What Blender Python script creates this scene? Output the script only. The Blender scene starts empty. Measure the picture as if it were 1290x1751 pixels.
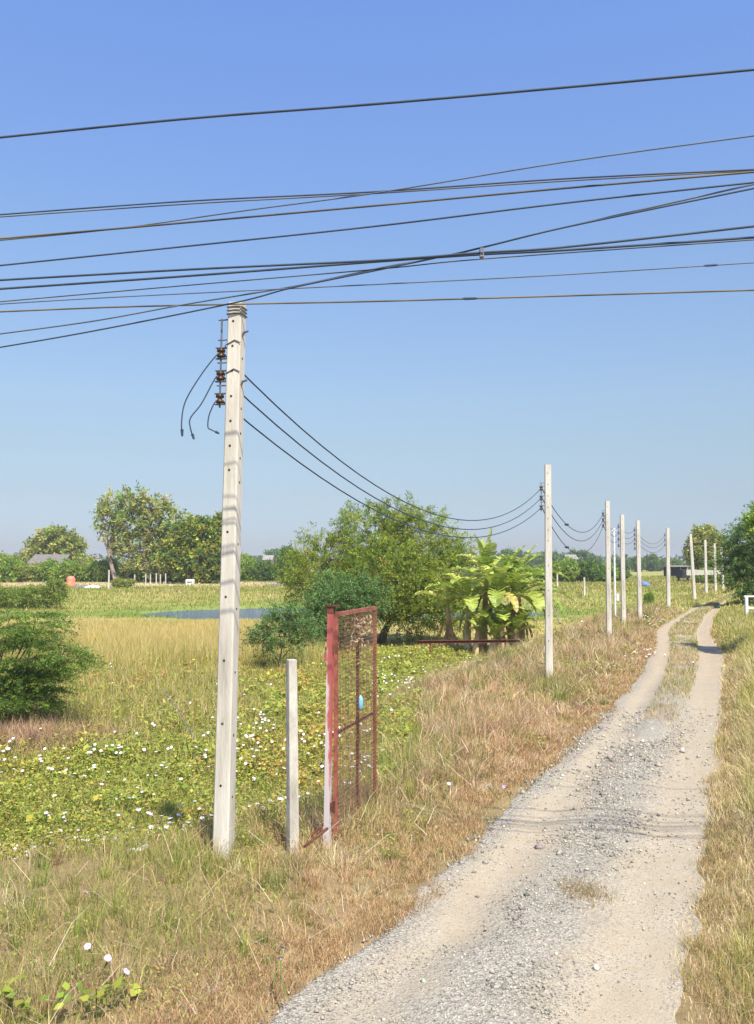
import bpy, math, random
import numpy as np
from mathutils import Vector, Matrix

random.seed(7)
rng = np.random.default_rng(11)
scene = bpy.context.scene
COL = scene.collection
R = math.radians

# ------------------------------------------------------------------ camera
F = 1500.0
PITCH = math.atan(89.5 / F)
CAMZ = 2.5
CP, SP = math.cos(PITCH), math.sin(PITCH)
cam_d = bpy.data.cameras.new('camera')
cam = bpy.data.objects.new('camera', cam_d)
COL.objects.link(cam)
cam.location = (0, 0, CAMZ)
cam.rotation_euler = (R(90) + PITCH, 0, 0)
cam_d.sensor_fit = 'VERTICAL'
cam_d.sensor_height = 24
cam_d.lens = 24 * F / 1751
cam_d.clip_end = 20000
cam_d.clip_start = 0.05
scene.camera = cam


def ray(px, py):
    u = (px - 645) / F
    v = (875.5 - py) / F
    return u, CP - v * SP, SP + v * CP


def P(px, py, d):
    """the point at depth d (metres north of the camera) seen at a photograph position"""
    x, y, z = ray(px, py)
    return Vector((x / y * d, d, CAMZ + z / y * d))


def G(px, py, z=0.0):
    x, y, zz = ray(px, py)
    d = (z - CAMZ) / zz * y
    return Vector((x / y * d, d, z))


# ------------------------------------------------------------------ object helpers
def tag(o, label=None, cat=None, group=None, kind=None):
    if label: o['label'] = label
    if cat: o['category'] = cat
    if group: o['group'] = group
    if kind: o['kind'] = kind
    return o


def empty(name, loc, label, cat, group=None, rz=0.0):
    o = bpy.data.objects.new(name, None)
    COL.objects.link(o)
    o.location = loc
    o.rotation_euler = (0, 0, rz)
    o.empty_display_size = 0.1
    return tag(o, label, cat, group)


def copy_tree(o, parent=None):
    c = o.copy()
    COL.objects.link(c)
    c.parent = parent
    for ch in list(o.children):
        copy_tree(ch, c)
    return c


class MB:
    """collects vertices and faces (with material slots), then links ONE mesh object"""
    def __init__(self):
        self.v = []; self.f = []; self.m = []; self.mi = 0; self.sm = []

    def add(self, verts, faces, smooth=False):
        b = len(self.v)
        self.v += [tuple(p) for p in verts]
        for q in faces:
            self.f.append(tuple(b + i for i in q)); self.m.append(self.mi); self.sm.append(smooth)

    def box(self, lo, hi, mat=None):
        x0, y0, z0 = lo; x1, y1, z1 = hi
        vs = [(x0, y0, z0), (x1, y0, z0), (x1, y1, z0), (x0, y1, z0), (x0, y0, z1), (x1, y0, z1), (x1, y1, z1), (x0, y1, z1)]
        if mat is not None: vs = [mat @ Vector(p) for p in vs]
        self.add(vs, [(3, 2, 1, 0), (4, 5, 6, 7), (0, 1, 5, 4), (1, 2, 6, 5), (2, 3, 7, 6), (3, 0, 4, 7)])

    def loft(self, rings, caps=True, smooth=False):
        n = len(rings[0]); b = []
        vs = [p for r in rings for p in r]
        fs = []
        for k in range(len(rings) - 1):
            for i in range(n):
                j = (i + 1) % n
                fs.append((k * n + i, k * n + j, (k + 1) * n + j, (k + 1) * n + i))
        self.add(vs, fs, smooth)
        if caps:
            self.add(rings[0], [tuple(range(n))[::-1]])
            self.add(rings[-1], [tuple(range(n))])

    def tube(self, pts, r, n=6, smooth=True, caps=True):
        pts = [Vector(p) for p in pts]
        m = len(pts)
        rad = r if isinstance(r, (list, tuple)) else [r] * m
        rings = []
        up = None
        for k in range(m):
            t = (pts[min(k + 1, m - 1)] - pts[max(k - 1, 0)])
            if t.length < 1e-9: t = Vector((0, 0, 1))
            t.normalize()
            if up is None:
                a = Vector((0, 0, 1)) if abs(t.z) < 0.9 else Vector((1, 0, 0))
                up = t.cross(a).normalized()
            up = (up - t * up.dot(t))
            if up.length < 1e-6: up = t.cross(Vector((1, 0.3, 0)))
            up.normalize()
            w = t.cross(up)
            rings.append([pts[k] + (up * math.cos(2 * math.pi * i / n) + w * math.sin(2 * math.pi * i / n)) * rad[k] for i in range(n)])
        self.loft(rings, caps, smooth)

    def disc(self, c, nrm, r, n=10, thick=0.004):
        nrm = Vector(nrm).normalized()
        c = Vector(c)
        self.tube([c - nrm * 0.002, c + nrm * thick], r, n)

    def build(self, name, mats, parent=None):
        me = bpy.data.meshes.new(name)
        me.from_pydata(self.v, [], self.f)
        if not isinstance(mats, (list, tuple)): mats = [mats]
        for m in mats: me.materials.append(m)
        me.polygons.foreach_set('material_index', self.m)
        me.polygons.foreach_set('use_smooth', self.sm)
        me.update()
        o = bpy.data.objects.new(name, me)
        COL.objects.link(o)
        o.parent = parent
        return o


def np_mesh(name, verts, tris, cols, mat, parent=None, smooth=False):
    """big mesh from numpy arrays: verts (n,3), tris (m,3), per-vertex linear colours (n,3)"""
    me = bpy.data.meshes.new(name)
    n, m = len(verts), len(tris)
    me.vertices.add(n)
    me.vertices.foreach_set('co', np.ascontiguousarray(verts, dtype=np.float32).ravel())
    me.loops.add(m * 3)
    me.loops.foreach_set('vertex_index', np.ascontiguousarray(tris, dtype=np.int32).ravel())
    me.polygons.add(m)
    me.polygons.foreach_set('loop_start', np.arange(0, m * 3, 3, dtype=np.int32))
    me.polygons.foreach_set('loop_total', np.full(m, 3, dtype=np.int32))
    if smooth:
        me.polygons.foreach_set('use_smooth', np.ones(m, dtype=bool))
    me.update(calc_edges=True)
    if cols is not None:
        a = me.color_attributes.new('col', 'FLOAT_COLOR', 'POINT')
        c4 = np.ones((n, 4), dtype=np.float32); c4[:, :3] = cols
        a.data.foreach_set('color', c4.ravel())
    me.materials.append(mat)
    o = bpy.data.objects.new(name, me)
    COL.objects.link(o)
    o.parent = parent
    return o


# ------------------------------------------------------------------ noise
def vnoise(x, y, s, seed=0):
    x = np.asarray(x, float) * s; y = np.asarray(y, float) * s
    xi = np.floor(x).astype(np.int64); yi = np.floor(y).astype(np.int64)
    fx = x - xi; fy = y - yi
    fx = fx * fx * (3 - 2 * fx); fy = fy * fy * (3 - 2 * fy)

    def h(a, b):
        n = (a * 374761393 + b * 668265263 + seed * 1274126177) & 0xffffffff
        n = ((n ^ (n >> 13)) * 1274126177) & 0xffffffff
        return ((n ^ (n >> 16)) & 0xffff) / 65535.0
    return (h(xi, yi) * (1 - fx) + h(xi + 1, yi) * fx) * (1 - fy) + (h(xi, yi + 1) * (1 - fx) + h(xi + 1, yi + 1) * fx) * fy


def fbm(x, y, s, seed=0):
    return 0.5 * vnoise(x, y, s, seed) + 0.3 * vnoise(x, y, s * 2.1, seed + 1) + 0.2 * vnoise(x, y, s * 4.3, seed + 2)


def sstep(a, b, x):
    t = np.clip((x - a) / (b - a), 0, 1)
    return t * t * (3 - 2 * t)


# ------------------------------------------------------------------ materials
def new_mat(name):
    m = bpy.data.materials.new(name)
    m.use_nodes = True
    nt = m.node_tree
    return m, nt, nt.nodes['Principled BSDF'], nt.nodes['Material Output']


def nd(nt, typ, **kw):
    n = nt.nodes.new(typ)
    for k, v in kw.items():
        if k in n.inputs: n.inputs[k].default_value = v
        else: setattr(n, k, v)
    return n


def ramp(nt, stops, src):
    r = nd(nt, 'ShaderNodeValToRGB')
    e = r.color_ramp.elements
    while len(e) < len(stops): e.new(0.5)
    for k, (p, c) in enumerate(stops):
        e[k].position = p
        e[k].color = (*c, 1) if len(c) == 3 else c
    nt.links.new(src, r.inputs['Fac'])
    return r.outputs['Color']


def noisy(name, stops, scale=8, detail=6, rough=0.85, bump=0.2, bscale=60, stretch=None, metal=0.0, spec=0.3):
    m, nt, b, out = new_mat(name)
    tc = nd(nt, 'ShaderNodeTexCoord')
    src = tc.outputs['Object']
    if stretch:
        mp = nd(nt, 'ShaderNodeMapping'); mp.inputs['Scale'].default_value = stretch
        nt.links.new(src, mp.inputs['Vector']); src = mp.outputs['Vector']
    n = nd(nt, 'ShaderNodeTexNoise', Scale=scale, Detail=detail, Roughness=0.65)
    nt.links.new(src, n.inputs['Vector'])
    nt.links.new(ramp(nt, stops, n.outputs['Fac']), b.inputs['Base Color'])
    b.inputs['Roughness'].default_value = rough
    b.inputs['Metallic'].default_value = metal
    b.inputs['Specular IOR Level'].default_value = spec
    if bump:
        n2 = nd(nt, 'ShaderNodeTexNoise', Scale=bscale, Detail=4)
        nt.links.new(src, n2.inputs['Vector'])
        bp = nd(nt, 'ShaderNodeBump', Strength=bump, Distance=0.01)
        nt.links.new(n2.outputs['Fac'], bp.inputs['Height'])
        nt.links.new(bp.outputs['Normal'], b.inputs['Normal'])
    return m


def leaf_mat(name, transl=0.35, rough=0.6, spec=0.25):
    m, nt, b, out = new_mat(name)
    at = nd(nt, 'ShaderNodeAttribute'); at.attribute_name = 'col'
    nt.links.new(at.outputs['Color'], b.inputs['Base Color'])
    b.inputs['Roughness'].default_value = rough
    b.inputs['Specular IOR Level'].default_value = spec
    tr = nd(nt, 'ShaderNodeBsdfTranslucent')
    nt.links.new(at.outputs['Color'], tr.inputs['Color'])
    mx = nd(nt, 'ShaderNodeMixShader'); mx.inputs[0].default_value = transl
    nt.links.new(b.outputs[0], mx.inputs[1]); nt.links.new(tr.outputs[0], mx.inputs[2])
    nt.links.new(mx.outputs[0], out.inputs['Surface'])
    return m


M_LEAF = leaf_mat('leaf', 0.45)
M_GRASS = leaf_mat('grass_blade', 0.25, 0.7, 0.15)
M_CONC = noisy('weathered_concrete', [(0.30, (0.27, 0.245, 0.20)), (0.42, (0.44, 0.405, 0.34)), (0.55, (0.52, 0.485, 0.415)), (0.72, (0.62, 0.585, 0.51))], 7, 10, 0.9, 0.5, 70, (1, 1, 0.12))
M_CONC2 = noisy('lichened_concrete', [(0.3, (0.27, 0.25, 0.20)), (0.48, (0.42, 0.39, 0.33)), (0.7, (0.58, 0.55, 0.48))], 9, 8, 0.95, 0.6, 60, (1, 1, 0.3))
M_HOLE = noisy('bolt_hole', [(0.4, (0.03, 0.025, 0.02)), (0.6, (0.06, 0.05, 0.04))], 20, 2, 0.9, 0)
M_STEEL = noisy('galvanised_steel', [(0.35, (0.10, 0.10, 0.12)), (0.65, (0.20, 0.20, 0.22))], 30, 4, 0.55, 0.1, 80, None, 0.5)
M_INSUL = noisy('brown_porcelain', [(0.4, (0.035, 0.018, 0.012)), (0.6, (0.07, 0.035, 0.02))], 20, 3, 0.3, 0)
M_INSUL2 = noisy('tan_porcelain', [(0.4, (0.22, 0.10, 0.05)), (0.6, (0.30, 0.15, 0.08))], 20, 3, 0.35, 0)
M_WIRE = noisy('weathered_black_cable', [(0.35, (0.028, 0.045, 0.075)), (0.65, (0.05, 0.072, 0.11))], 2, 4, 0.7, 0)
M_WIREG = noisy('grey_aluminium_wire', [(0.35, (0.07, 0.10, 0.14)), (0.65, (0.12, 0.15, 0.19))], 2, 4, 0.5, 0)
M_WIRET = noisy('tan_sheathed_cable', [(0.42, (0.035, 0.045, 0.06)), (0.55, (0.09, 0.08, 0.06)), (0.68, (0.17, 0.145, 0.09))], 0.9, 3, 0.6, 0)
M_RED = noisy('faded_red_paint', [(0.32, (0.12, 0.045, 0.032)), (0.46, (0.25, 0.072, 0.048)), (0.62, (0.33, 0.11, 0.076)), (0.75, (0.40, 0.19, 0.14))], 14, 6, 0.6, 0.2, 70)
M_RUST = noisy('rusty_steel', [(0.3, (0.045, 0.018, 0.012)), (0.55, (0.13, 0.045, 0.028)), (0.75, (0.22, 0.085, 0.05))], 12, 7, 0.85, 0.4, 80)
M_MESH = noisy('rusty_wire', [(0.35, (0.15, 0.075, 0.048)), (0.65, (0.27, 0.15, 0.10))], 6, 4, 0.8, 0)
M_BARK = noisy('bark', [(0.35, (0.055, 0.04, 0.028)), (0.65, (0.16, 0.125, 0.09))], 6, 7, 0.95, 0.7, 30, (1, 1, 0.3))
M_PALEBARK = noisy('pale_bark', [(0.35, (0.13, 0.105, 0.08)), (0.65, (0.30, 0.26, 0.21))], 6, 7, 0.95, 0.5, 30, (1, 1, 0.3))
M_PSEUDO = noisy('banana_stem_sheath', [(0.3, (0.20, 0.11, 0.06)), (0.45, (0.50, 0.34, 0.19)), (0.62, (0.58, 0.47, 0.24)), (0.75, (0.32, 0.38, 0.12))], 3, 6, 0.8, 0.4, 25, (1, 1, 0.3))
M_WHITE = noisy('white_plastic', [(0.35, (0.62, 0.62, 0.62)), (0.65, (0.80, 0.80, 0.80))], 8, 4, 0.45, 0.1, 30)
M_WPAINT = noisy('whitewashed_metal', [(0.3, (0.48, 0.47, 0.45)), (0.6, (0.72, 0.71, 0.69))], 6, 6, 0.6, 0.1, 40)
M_BLUE = noisy('light_blue_plastic', [(0.4, (0.16, 0.42, 0.60)), (0.6, (0.26, 0.55, 0.72))], 12, 3, 0.35, 0)
M_TARP = noisy('blue_tarpaulin', [(0.4, (0.08, 0.13, 0.28)), (0.6, (0.14, 0.20, 0.36))], 5, 3, 0.5, 0.2, 8)
M_ORANGE = noisy('orange_red_cloth', [(0.4, (0.62, 0.16, 0.09)), (0.6, (0.78, 0.25, 0.16))], 4, 4, 0.8, 0.3, 12)
M_GREYTARP = noisy('grey_tarpaulin', [(0.4, (0.10, 0.10, 0.11)), (0.6, (0.19, 0.19, 0.20))], 3, 4, 0.8, 0.3, 8)
M_ROOF = noisy('grey_brown_roof_sheet', [(0.35, (0.11, 0.095, 0.085)), (0.65, (0.20, 0.18, 0.165))], 2, 6, 0.8, 0.3, 12, (6, 1, 1))
M_PROOF = noisy('pale_roof_sheet', [(0.35, (0.22, 0.20, 0.18)), (0.65, (0.30, 0.275, 0.25))], 2, 5, 0.6, 0.1, 12, (6, 1, 1))
M_WALLB = noisy('pale_blue_wall', [(0.4, (0.28, 0.33, 0.38)), (0.6, (0.38, 0.42, 0.46))], 2, 5, 0.9, 0.1)
M_WALLC = noisy('cream_wall', [(0.4, (0.36, 0.31, 0.26)), (0.6, (0.46, 0.40, 0.34))], 1, 5, 0.9, 0.1)
M_DARK = noisy('dark_board_and_shade', [(0.4, (0.018, 0.018, 0.022)), (0.6, (0.045, 0.045, 0.05))], 3, 5, 0.8, 0.1)
M_WOOD = noisy('grey_wood', [(0.35, (0.10, 0.08, 0.06)), (0.65, (0.26, 0.22, 0.17))], 8, 6, 0.9, 0.4, 40, (1, 1, 0.2))
M_PETAL = noisy('pale_petal', [(0.4, (0.46, 0.41, 0.43)), (0.6, (0.66, 0.62, 0.62))], 30, 2, 0.7, 0)
M_PINK = noisy('pinkish_petal', [(0.42, (0.36, 0.24, 0.36)), (0.58, (0.62, 0.52, 0.60))], 60, 2, 0.7, 0)


def post_paint():
    m, nt, b, out = new_mat('flaking_red_over_white_paint')
    tc = nd(nt, 'ShaderNodeTexCoord')
    sep = nd(nt, 'ShaderNodeSeparateXYZ'); nt.links.new(tc.outputs['Object'], sep.inputs[0])
    n = nd(nt, 'ShaderNodeTexNoise', Scale=3.2, Detail=7, Roughness=0.7)
    mp = nd(nt, 'ShaderNodeMapping'); mp.inputs['Scale'].default_value = (5, 5, 1)
    nt.links.new(tc.outputs['Object'], mp.inputs[0]); nt.links.new(mp.outputs[0], n.inputs['Vector'])
    # paint left higher up and along the right hand edge of the post
    a = nd(nt, 'ShaderNodeMath', operation='MULTIPLY_ADD'); a.inputs[1].default_value = 0.26; a.inputs[2].default_value = -0.30
    nt.links.new(sep.outputs['Z'], a.inputs[0])
    bx = nd(nt, 'ShaderNodeMath', operation='MULTIPLY_ADD'); bx.inputs[1].default_value = 6.5
    nt.links.new(sep.outputs['X'], bx.inputs[0]); nt.links.new(a.outputs[0], bx.inputs[2])
    c = nd(nt, 'ShaderNodeMath', operation='ADD'); nt.links.new(n.outputs['Fac'], c.inputs[0]); nt.links.new(bx.outputs[0], c.inputs[1])
    col = ramp(nt, [(0.0, (0.44, 0.40, 0.40)), (0.44, (0.50, 0.43, 0.42)), (0.50, (0.45, 0.24, 0.23)), (0.56, (0.38, 0.095, 0.085)), (0.9, (0.28, 0.058, 0.052))], c.outputs[0])
    nt.links.new(col, b.inputs['Base Color'])
    b.inputs['Roughness'].default_value = 0.6
    return m


M_POST = post_paint()


def ground_mat():
    m, nt, b, out = new_mat('soil_and_litter')
    at = nd(nt, 'ShaderNodeAttribute'); at.attribute_name = 'col'
    geo = nd(nt, 'ShaderNodeNewGeometry')
    n1 = nd(nt, 'ShaderNodeTexNoise', Scale=9, Detail=8, Roughness=0.7)
    n2 = nd(nt, 'ShaderNodeTexNoise', Scale=0.6, Detail=8, Roughness=0.7)
    for n in (n1, n2): nt.links.new(geo.outputs['Position'], n.inputs['Vector'])
    ad = nd(nt, 'ShaderNodeMath', operation='ADD'); nt.links.new(n1.outputs['Fac'], ad.inputs[0]); nt.links.new(n2.outputs['Fac'], ad.inputs[1])
    v = nd(nt, 'ShaderNodeMapRange'); v.inputs[1].default_value = 0.6; v.inputs[2].default_value = 1.4; v.inputs[3].default_value = 0.55; v.inputs[4].default_value = 1.45
    nt.links.new(ad.outputs[0], v.inputs[0])
    mul = nd(nt, 'ShaderNodeVectorMath', operation='SCALE')
    nt.links.new(at.outputs['Color'], mul.inputs[0]); nt.links.new(v.outputs[0], mul.inputs['Scale'])
    nt.links.new(mul.outputs[0], b.inputs['Base Color'])
    b.inputs['Roughness'].default_value = 0.95
    b.inputs['Specular IOR Level'].default_value = 0.1
    bp = nd(nt, 'ShaderNodeBump', Strength=0.6, Distance=0.03)
    nt.links.new(n1.outputs['Fac'], bp.inputs['Height']); nt.links.new(bp.outputs['Normal'], b.inputs['Normal'])
    return m


def track_mat():
    """col.r = how much gravel, col.g = how earthy (far), col.b = painted tree shadow"""
    m, nt, b, out = new_mat('dusty_gravel_track')
    at = nd(nt, 'ShaderNodeAttribute'); at.attribute_name = 'col'
    sp = nd(nt, 'ShaderNodeSeparateColor'); nt.links.new(at.outputs['Color'], sp.inputs[0])
    geo = nd(nt, 'ShaderNodeNewGeometry')
    pos = geo.outputs['Position']
    nz = nd(nt, 'ShaderNodeTexNoise', Scale=2.3, Detail=8, Roughness=0.7)
    nf = nd(nt, 'ShaderNodeTexNoise', Scale=70, Detail=5, Roughness=0.8)
    vo = nd(nt, 'ShaderNodeTexVoronoi', Scale=55.0)
    v2 = nd(nt, 'ShaderNodeTexVoronoi', Scale=120.0)
    for n in (nz, nf, vo, v2): nt.links.new(pos, n.inputs['Vector'])
    gs = nd(nt, 'ShaderNodeSeparateColor'); nt.links.new(vo.outputs['Color'], gs.inputs[0])
    gs2 = nd(nt, 'ShaderNodeSeparateColor'); nt.links.new(v2.outputs['Color'], gs2.inputs[0])
    mxg = nd(nt, 'ShaderNodeMath', operation='MULTIPLY_ADD'); mxg.inputs[1].default_value = 0.5
    h = nd(nt, 'ShaderNodeMath', operation='MULTIPLY'); h.inputs[1].default_value = 0.5
    nt.links.new(gs2.outputs[0], h.inputs[0]); nt.links.new(gs.outputs[0], mxg.inputs[0]); nt.links.new(h.outputs[0], mxg.inputs[2])
    stone = ramp(nt, [(0.1, (0.15, 0.137, 0.115)), (0.4, (0.265, 0.24, 0.195)), (0.65, (0.335, 0.305, 0.25)), (0.9, (0.43, 0.395, 0.32))], mxg.outputs[0])
    dust = ramp(nt, [(0.25, (0.31, 0.255, 0.175)), (0.5, (0.37, 0.31, 0.22)), (0.75, (0.42, 0.36, 0.265))], nz.outputs['Fac'])
    earth = ramp(nt, [(0.3, (0.31, 0.24, 0.16)), (0.7, (0.41, 0.33, 0.235))], nz.outputs['Fac'])
    m1 = nd(nt, 'ShaderNodeMix', data_type='RGBA'); nt.links.new(sp.outputs[1], m1.inputs['Factor']); nt.links.new(dust, m1.inputs['A']); nt.links.new(earth, m1.inputs['B'])
    # sprinkle of stones: gravel amount against fine noise
    th = nd(nt, 'ShaderNodeMath', operation='ADD'); nt.links.new(sp.outputs[0], th.inputs[0]); nt.links.new(gs2.outputs[1], th.inputs[1])
    th2 = nd(nt, 'ShaderNodeMath', operation='ADD'); nt.links.new(nz.outputs['Fac'], th2.inputs[0]); nt.links.new(th.outputs[0], th2.inputs[1])
    mr = nd(nt, 'ShaderNodeMapRange'); mr.inputs[1].default_value = 1.2; mr.inputs[2].default_value = 1.6; nt.links.new(th2.outputs[0], mr.inputs[0])
    m2 = nd(nt, 'ShaderNodeMix', data_type='RGBA'); nt.links.new(mr.outputs[0], m2.inputs['Factor']); nt.links.new(m1.outputs['Result'], m2.inputs['A']); nt.links.new(stone, m2.inputs['B'])
    fn = nd(nt, 'ShaderNodeMapRange'); fn.inputs[1].default_value = 0.25; fn.inputs[2].default_value = 0.75; fn.inputs[3].default_value = 0.78; fn.inputs[4].default_value = 1.22
    nt.links.new(nf.outputs['Fac'], fn.inputs[0])
    m3 = nd(nt, 'ShaderNodeVectorMath', operation='SCALE'); nt.links.new(m2.outputs['Result'], m3.inputs[0]); nt.links.new(fn.outputs[0], m3.inputs['Scale'])
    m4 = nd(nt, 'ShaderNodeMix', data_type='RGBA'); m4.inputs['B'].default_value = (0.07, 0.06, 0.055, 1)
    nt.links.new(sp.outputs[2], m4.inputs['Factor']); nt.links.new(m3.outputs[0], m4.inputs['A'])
    nt.links.new(m4.outputs['Result'], b.inputs['Base Color'])
    b.inputs['Roughness'].default_value = 0.95
    b.inputs['Specular IOR Level'].default_value = 0.1
    hs = nd(nt, 'ShaderNodeMath', operation='MULTIPLY'); nt.links.new(mr.outputs[0], hs.inputs[0]); nt.links.new(vo.outputs['Distance'], hs.inputs[1])
    hh = nd(nt, 'ShaderNodeMath', operation='MULTIPLY_ADD'); hh.inputs[1].default_value = 0.35
    nt.links.new(nf.outputs['Fac'], hh.inputs[0]); nt.links.new(hs.outputs[0], hh.inputs[2])
    bp = nd(nt, 'ShaderNodeBump', Strength=0.7, Distance=0.015); bp.invert = False
    nt.links.new(hh.outputs[0], bp.inputs['Height']); nt.links.new(bp.outputs['Normal'], b.inputs['Normal'])
    return m


def water_mat():
    m, nt, b, out = new_mat('pond_water')
    b.inputs['Base Color'].default_value = (0.085, 0.12, 0.22, 1)
    b.inputs['Roughness'].default_value = 0.12
    b.inputs['IOR'].default_value = 1.33
    geo = nd(nt, 'ShaderNodeNewGeometry')
    mp = nd(nt, 'ShaderNodeMapping'); mp.inputs['Scale'].default_value = (0.8, 2.0, 1)
    n = nd(nt, 'ShaderNodeTexNoise', Scale=2.2, Detail=6, Roughness=0.65)
    nt.links.new(geo.outputs['Position'], mp.inputs[0]); nt.links.new(mp.outputs[0], n.inputs['Vector'])
    bp = nd(nt, 'ShaderNodeBump', Strength=1.0, Distance=0.6)
    nt.links.new(n.outputs['Fac'], bp.inputs['Height']); nt.links.new(bp.outputs['Normal'], b.inputs['Normal'])
    return m


def banana_mat():
    m, nt, b, out = new_mat('banana_leaf')
    at = nd(nt, 'ShaderNodeAttribute'); at.attribute_name = 'col'
    tc = nd(nt, 'ShaderNodeTexCoord')
    n = nd(nt, 'ShaderNodeTexNoise', Scale=9, Detail=5); nt.links.new(tc.outputs['Object'], n.inputs['Vector'])
    v = nd(nt, 'ShaderNodeMapRange'); v.inputs[1].default_value = 0.3; v.inputs[2].default_value = 0.7; v.inputs[3].default_value = 0.75; v.inputs[4].default_value = 1.3
    nt.links.new(n.outputs['Fac'], v.inputs[0])
    mul = nd(nt, 'ShaderNodeVectorMath', operation='SCALE'); nt.links.new(at.outputs['Color'], mul.inputs[0]); nt.links.new(v.outputs[0], mul.inputs['Scale'])
    nt.links.new(mul.outputs[0], b.inputs['Base Color'])
    b.inputs['Roughness'].default_value = 0.45
    tr = nd(nt, 'ShaderNodeBsdfTranslucent'); nt.links.new(mul.outputs[0], tr.inputs['Color'])
    mx = nd(nt, 'ShaderNodeMixShader'); mx.inputs[0].default_value = 0.35
    nt.links.new(b.outputs[0], mx.inputs[1]); nt.links.new(tr.outputs[0], mx.inputs[2]); nt.links.new(mx.outputs[0], out.inputs['Surface'])
    return m


M_BANANA = banana_mat()

# ------------------------------------------------------------------ terrain layout (world metres)
def edge(pix, z=0.0):
    pts = [G(a, b, z) for a, b in pix]
    ys = np.array([p.y for p in pts]); xs = np.array([p.x for p in pts])
    return ys, xs


yl, xlp = edge([(440, 1751), (560, 1660), (650, 1580), (760, 1480), (830, 1410), (880, 1360), (960, 1290), (1040, 1210), (1085, 1160), (1114, 1110), (1120, 1078), (1148, 1060), (1180, 1042), (1220, 1026), (1248, 1017)])
yr, xrp = edge([(1185, 1751), (1172, 1650), (1196, 1550), (1215, 1480), (1225, 1420), (1240, 1250), (1243, 1120), (1218, 1085), (1222, 1055), (1242, 1032), (1262, 1018)])
yl = np.concatenate([[-60, 2.5], yl, [110, 200, 400]]); xlp = np.concatenate([[-1.5, -1.2], xlp, [48, 100, 230]])
yr = np.concatenate([[-60, 2.5], yr, [110, 200, 400]]); xrp = np.concatenate([[2.0, 1.85], xrp, [50, 103, 234]])
yv, xvp = edge([(0, 1512), (200, 1474), (380, 1438), (560, 1398), (640, 1372), (675, 1250), (700, 1200), (830, 1145), (950, 1102), (1040, 1060), (1110, 1040)], -0.15)
yv = np.concatenate([[-60, 5.6, 6.6], yv, [70, 110, 300]]); xvp = np.concatenate([[-40, -16, -6.0], xvp, [25, 40, 140]])
xl = lambda y: np.interp(y, yl, xlp)
xr = lambda y: np.interp(y, yr, xrp)
xv = lambda y: np.interp(y, yv, xvp)


def pond_e(x, y):
    return ((x + 2.2) / 12.6) ** 2 + ((y - 57.5) / 8.8) ** 2


def height(x, y):
    x = np.asarray(x, float); y = np.asarray(y, float)
    t = x - xv(y)
    low = np.interp(y, [0, 40, 62, 67, 80, 105, 200, 400], [-0.48, -0.5, -0.62, -0.5, 0.0, 0.12, 0.25, 0.3])
    z = low + (0 - low) * sstep(-1.2, 0.7, t)
    z += (fbm(x, y, 0.5, 5) - 0.5) * 0.12 * np.clip((y + 2) / 12, 0.6, 2.0) * sstep(0.0, 0.6, np.maximum(xl(y) - x, x - xr(y)))
    z += 0.10 * sstep(0.1, 0.9, xl(y) - x) * sstep(-0.6, 0.5, t)            # raised verge
    z += 0.12 * sstep(0.1, 0.8, x - xr(y))
    e = pond_e(x, y)
    z = np.where(e < 1.5, z + (-1.3 - z) * sstep(1.22, 0.8, e), z)
    return z


def hz(x, y):
    return float(height(np.array([x]), np.array([y]))[0])


def graded(lo, hi, fine_lo, fine_hi, step, growth=1.12):
    a = list(np.arange(fine_lo, fine_hi + step * 0.5, step))
    s = step; v = a[-1]
    while v < hi: s *= growth; v += s; a.append(v)
    s = step; v = a[0]
    while v > lo: s *= growth; v -= s; a.insert(0, v)
    return np.array(a)


def zone_colour(x, y):
    """base soil/litter colour of the ground sheet"""
    t = x - xv(y)
    n = fbm(x, y, 0.35, 9)[..., None]
    verge = np.array([0.25, 0.17, 0.095]) * (1 - n) + np.array([0.20, 0.165, 0.07]) * n
    marsh = np.array([0.14, 0.15, 0.035]) * (1 - n) + np.array([0.20, 0.18, 0.05]) * n
    tall = np.array([0.36, 0.29, 0.11]) * np.ones_like(n)
    bank = np.array([0.22, 0.23, 0.055]) * (1 - n) + np.array([0.31, 0.275, 0.09]) * n
    crest = np.array([0.46, 0.35, 0.22]) * np.ones_like(n)
    w = sstep(-0.6, 0.3, t)[..., None]
    left = marsh + (tall - marsh) * sstep(19, 26, y)[..., None]
    left = left + (bank - left) * sstep(46, 58, y)[..., None]
    wetg = sstep(2.4, 1.2, pond_e(x, y))[..., None] * sstep(44, 50, y)[..., None]
    left = left + (np.array([0.19, 0.23, 0.055]) - left) * wetg
    left = left + (crest - left) * (sstep(94, 101, y) * sstep(125, 112, y) * sstep(8, -2, x))[..., None]
    far = sstep(26, 60, y)[..., None]
    vg = verge + (bank * 1.05 - verge) * far
    c = left + (vg - left) * w
    rt = sstep(0.0, 0.5, x - xr(y))[..., None]
    rg = np.array([0.26, 0.21, 0.10]) * np.ones_like(n)
    c = c + (rg - c) * rt * (1 - far)
    return c


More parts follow.
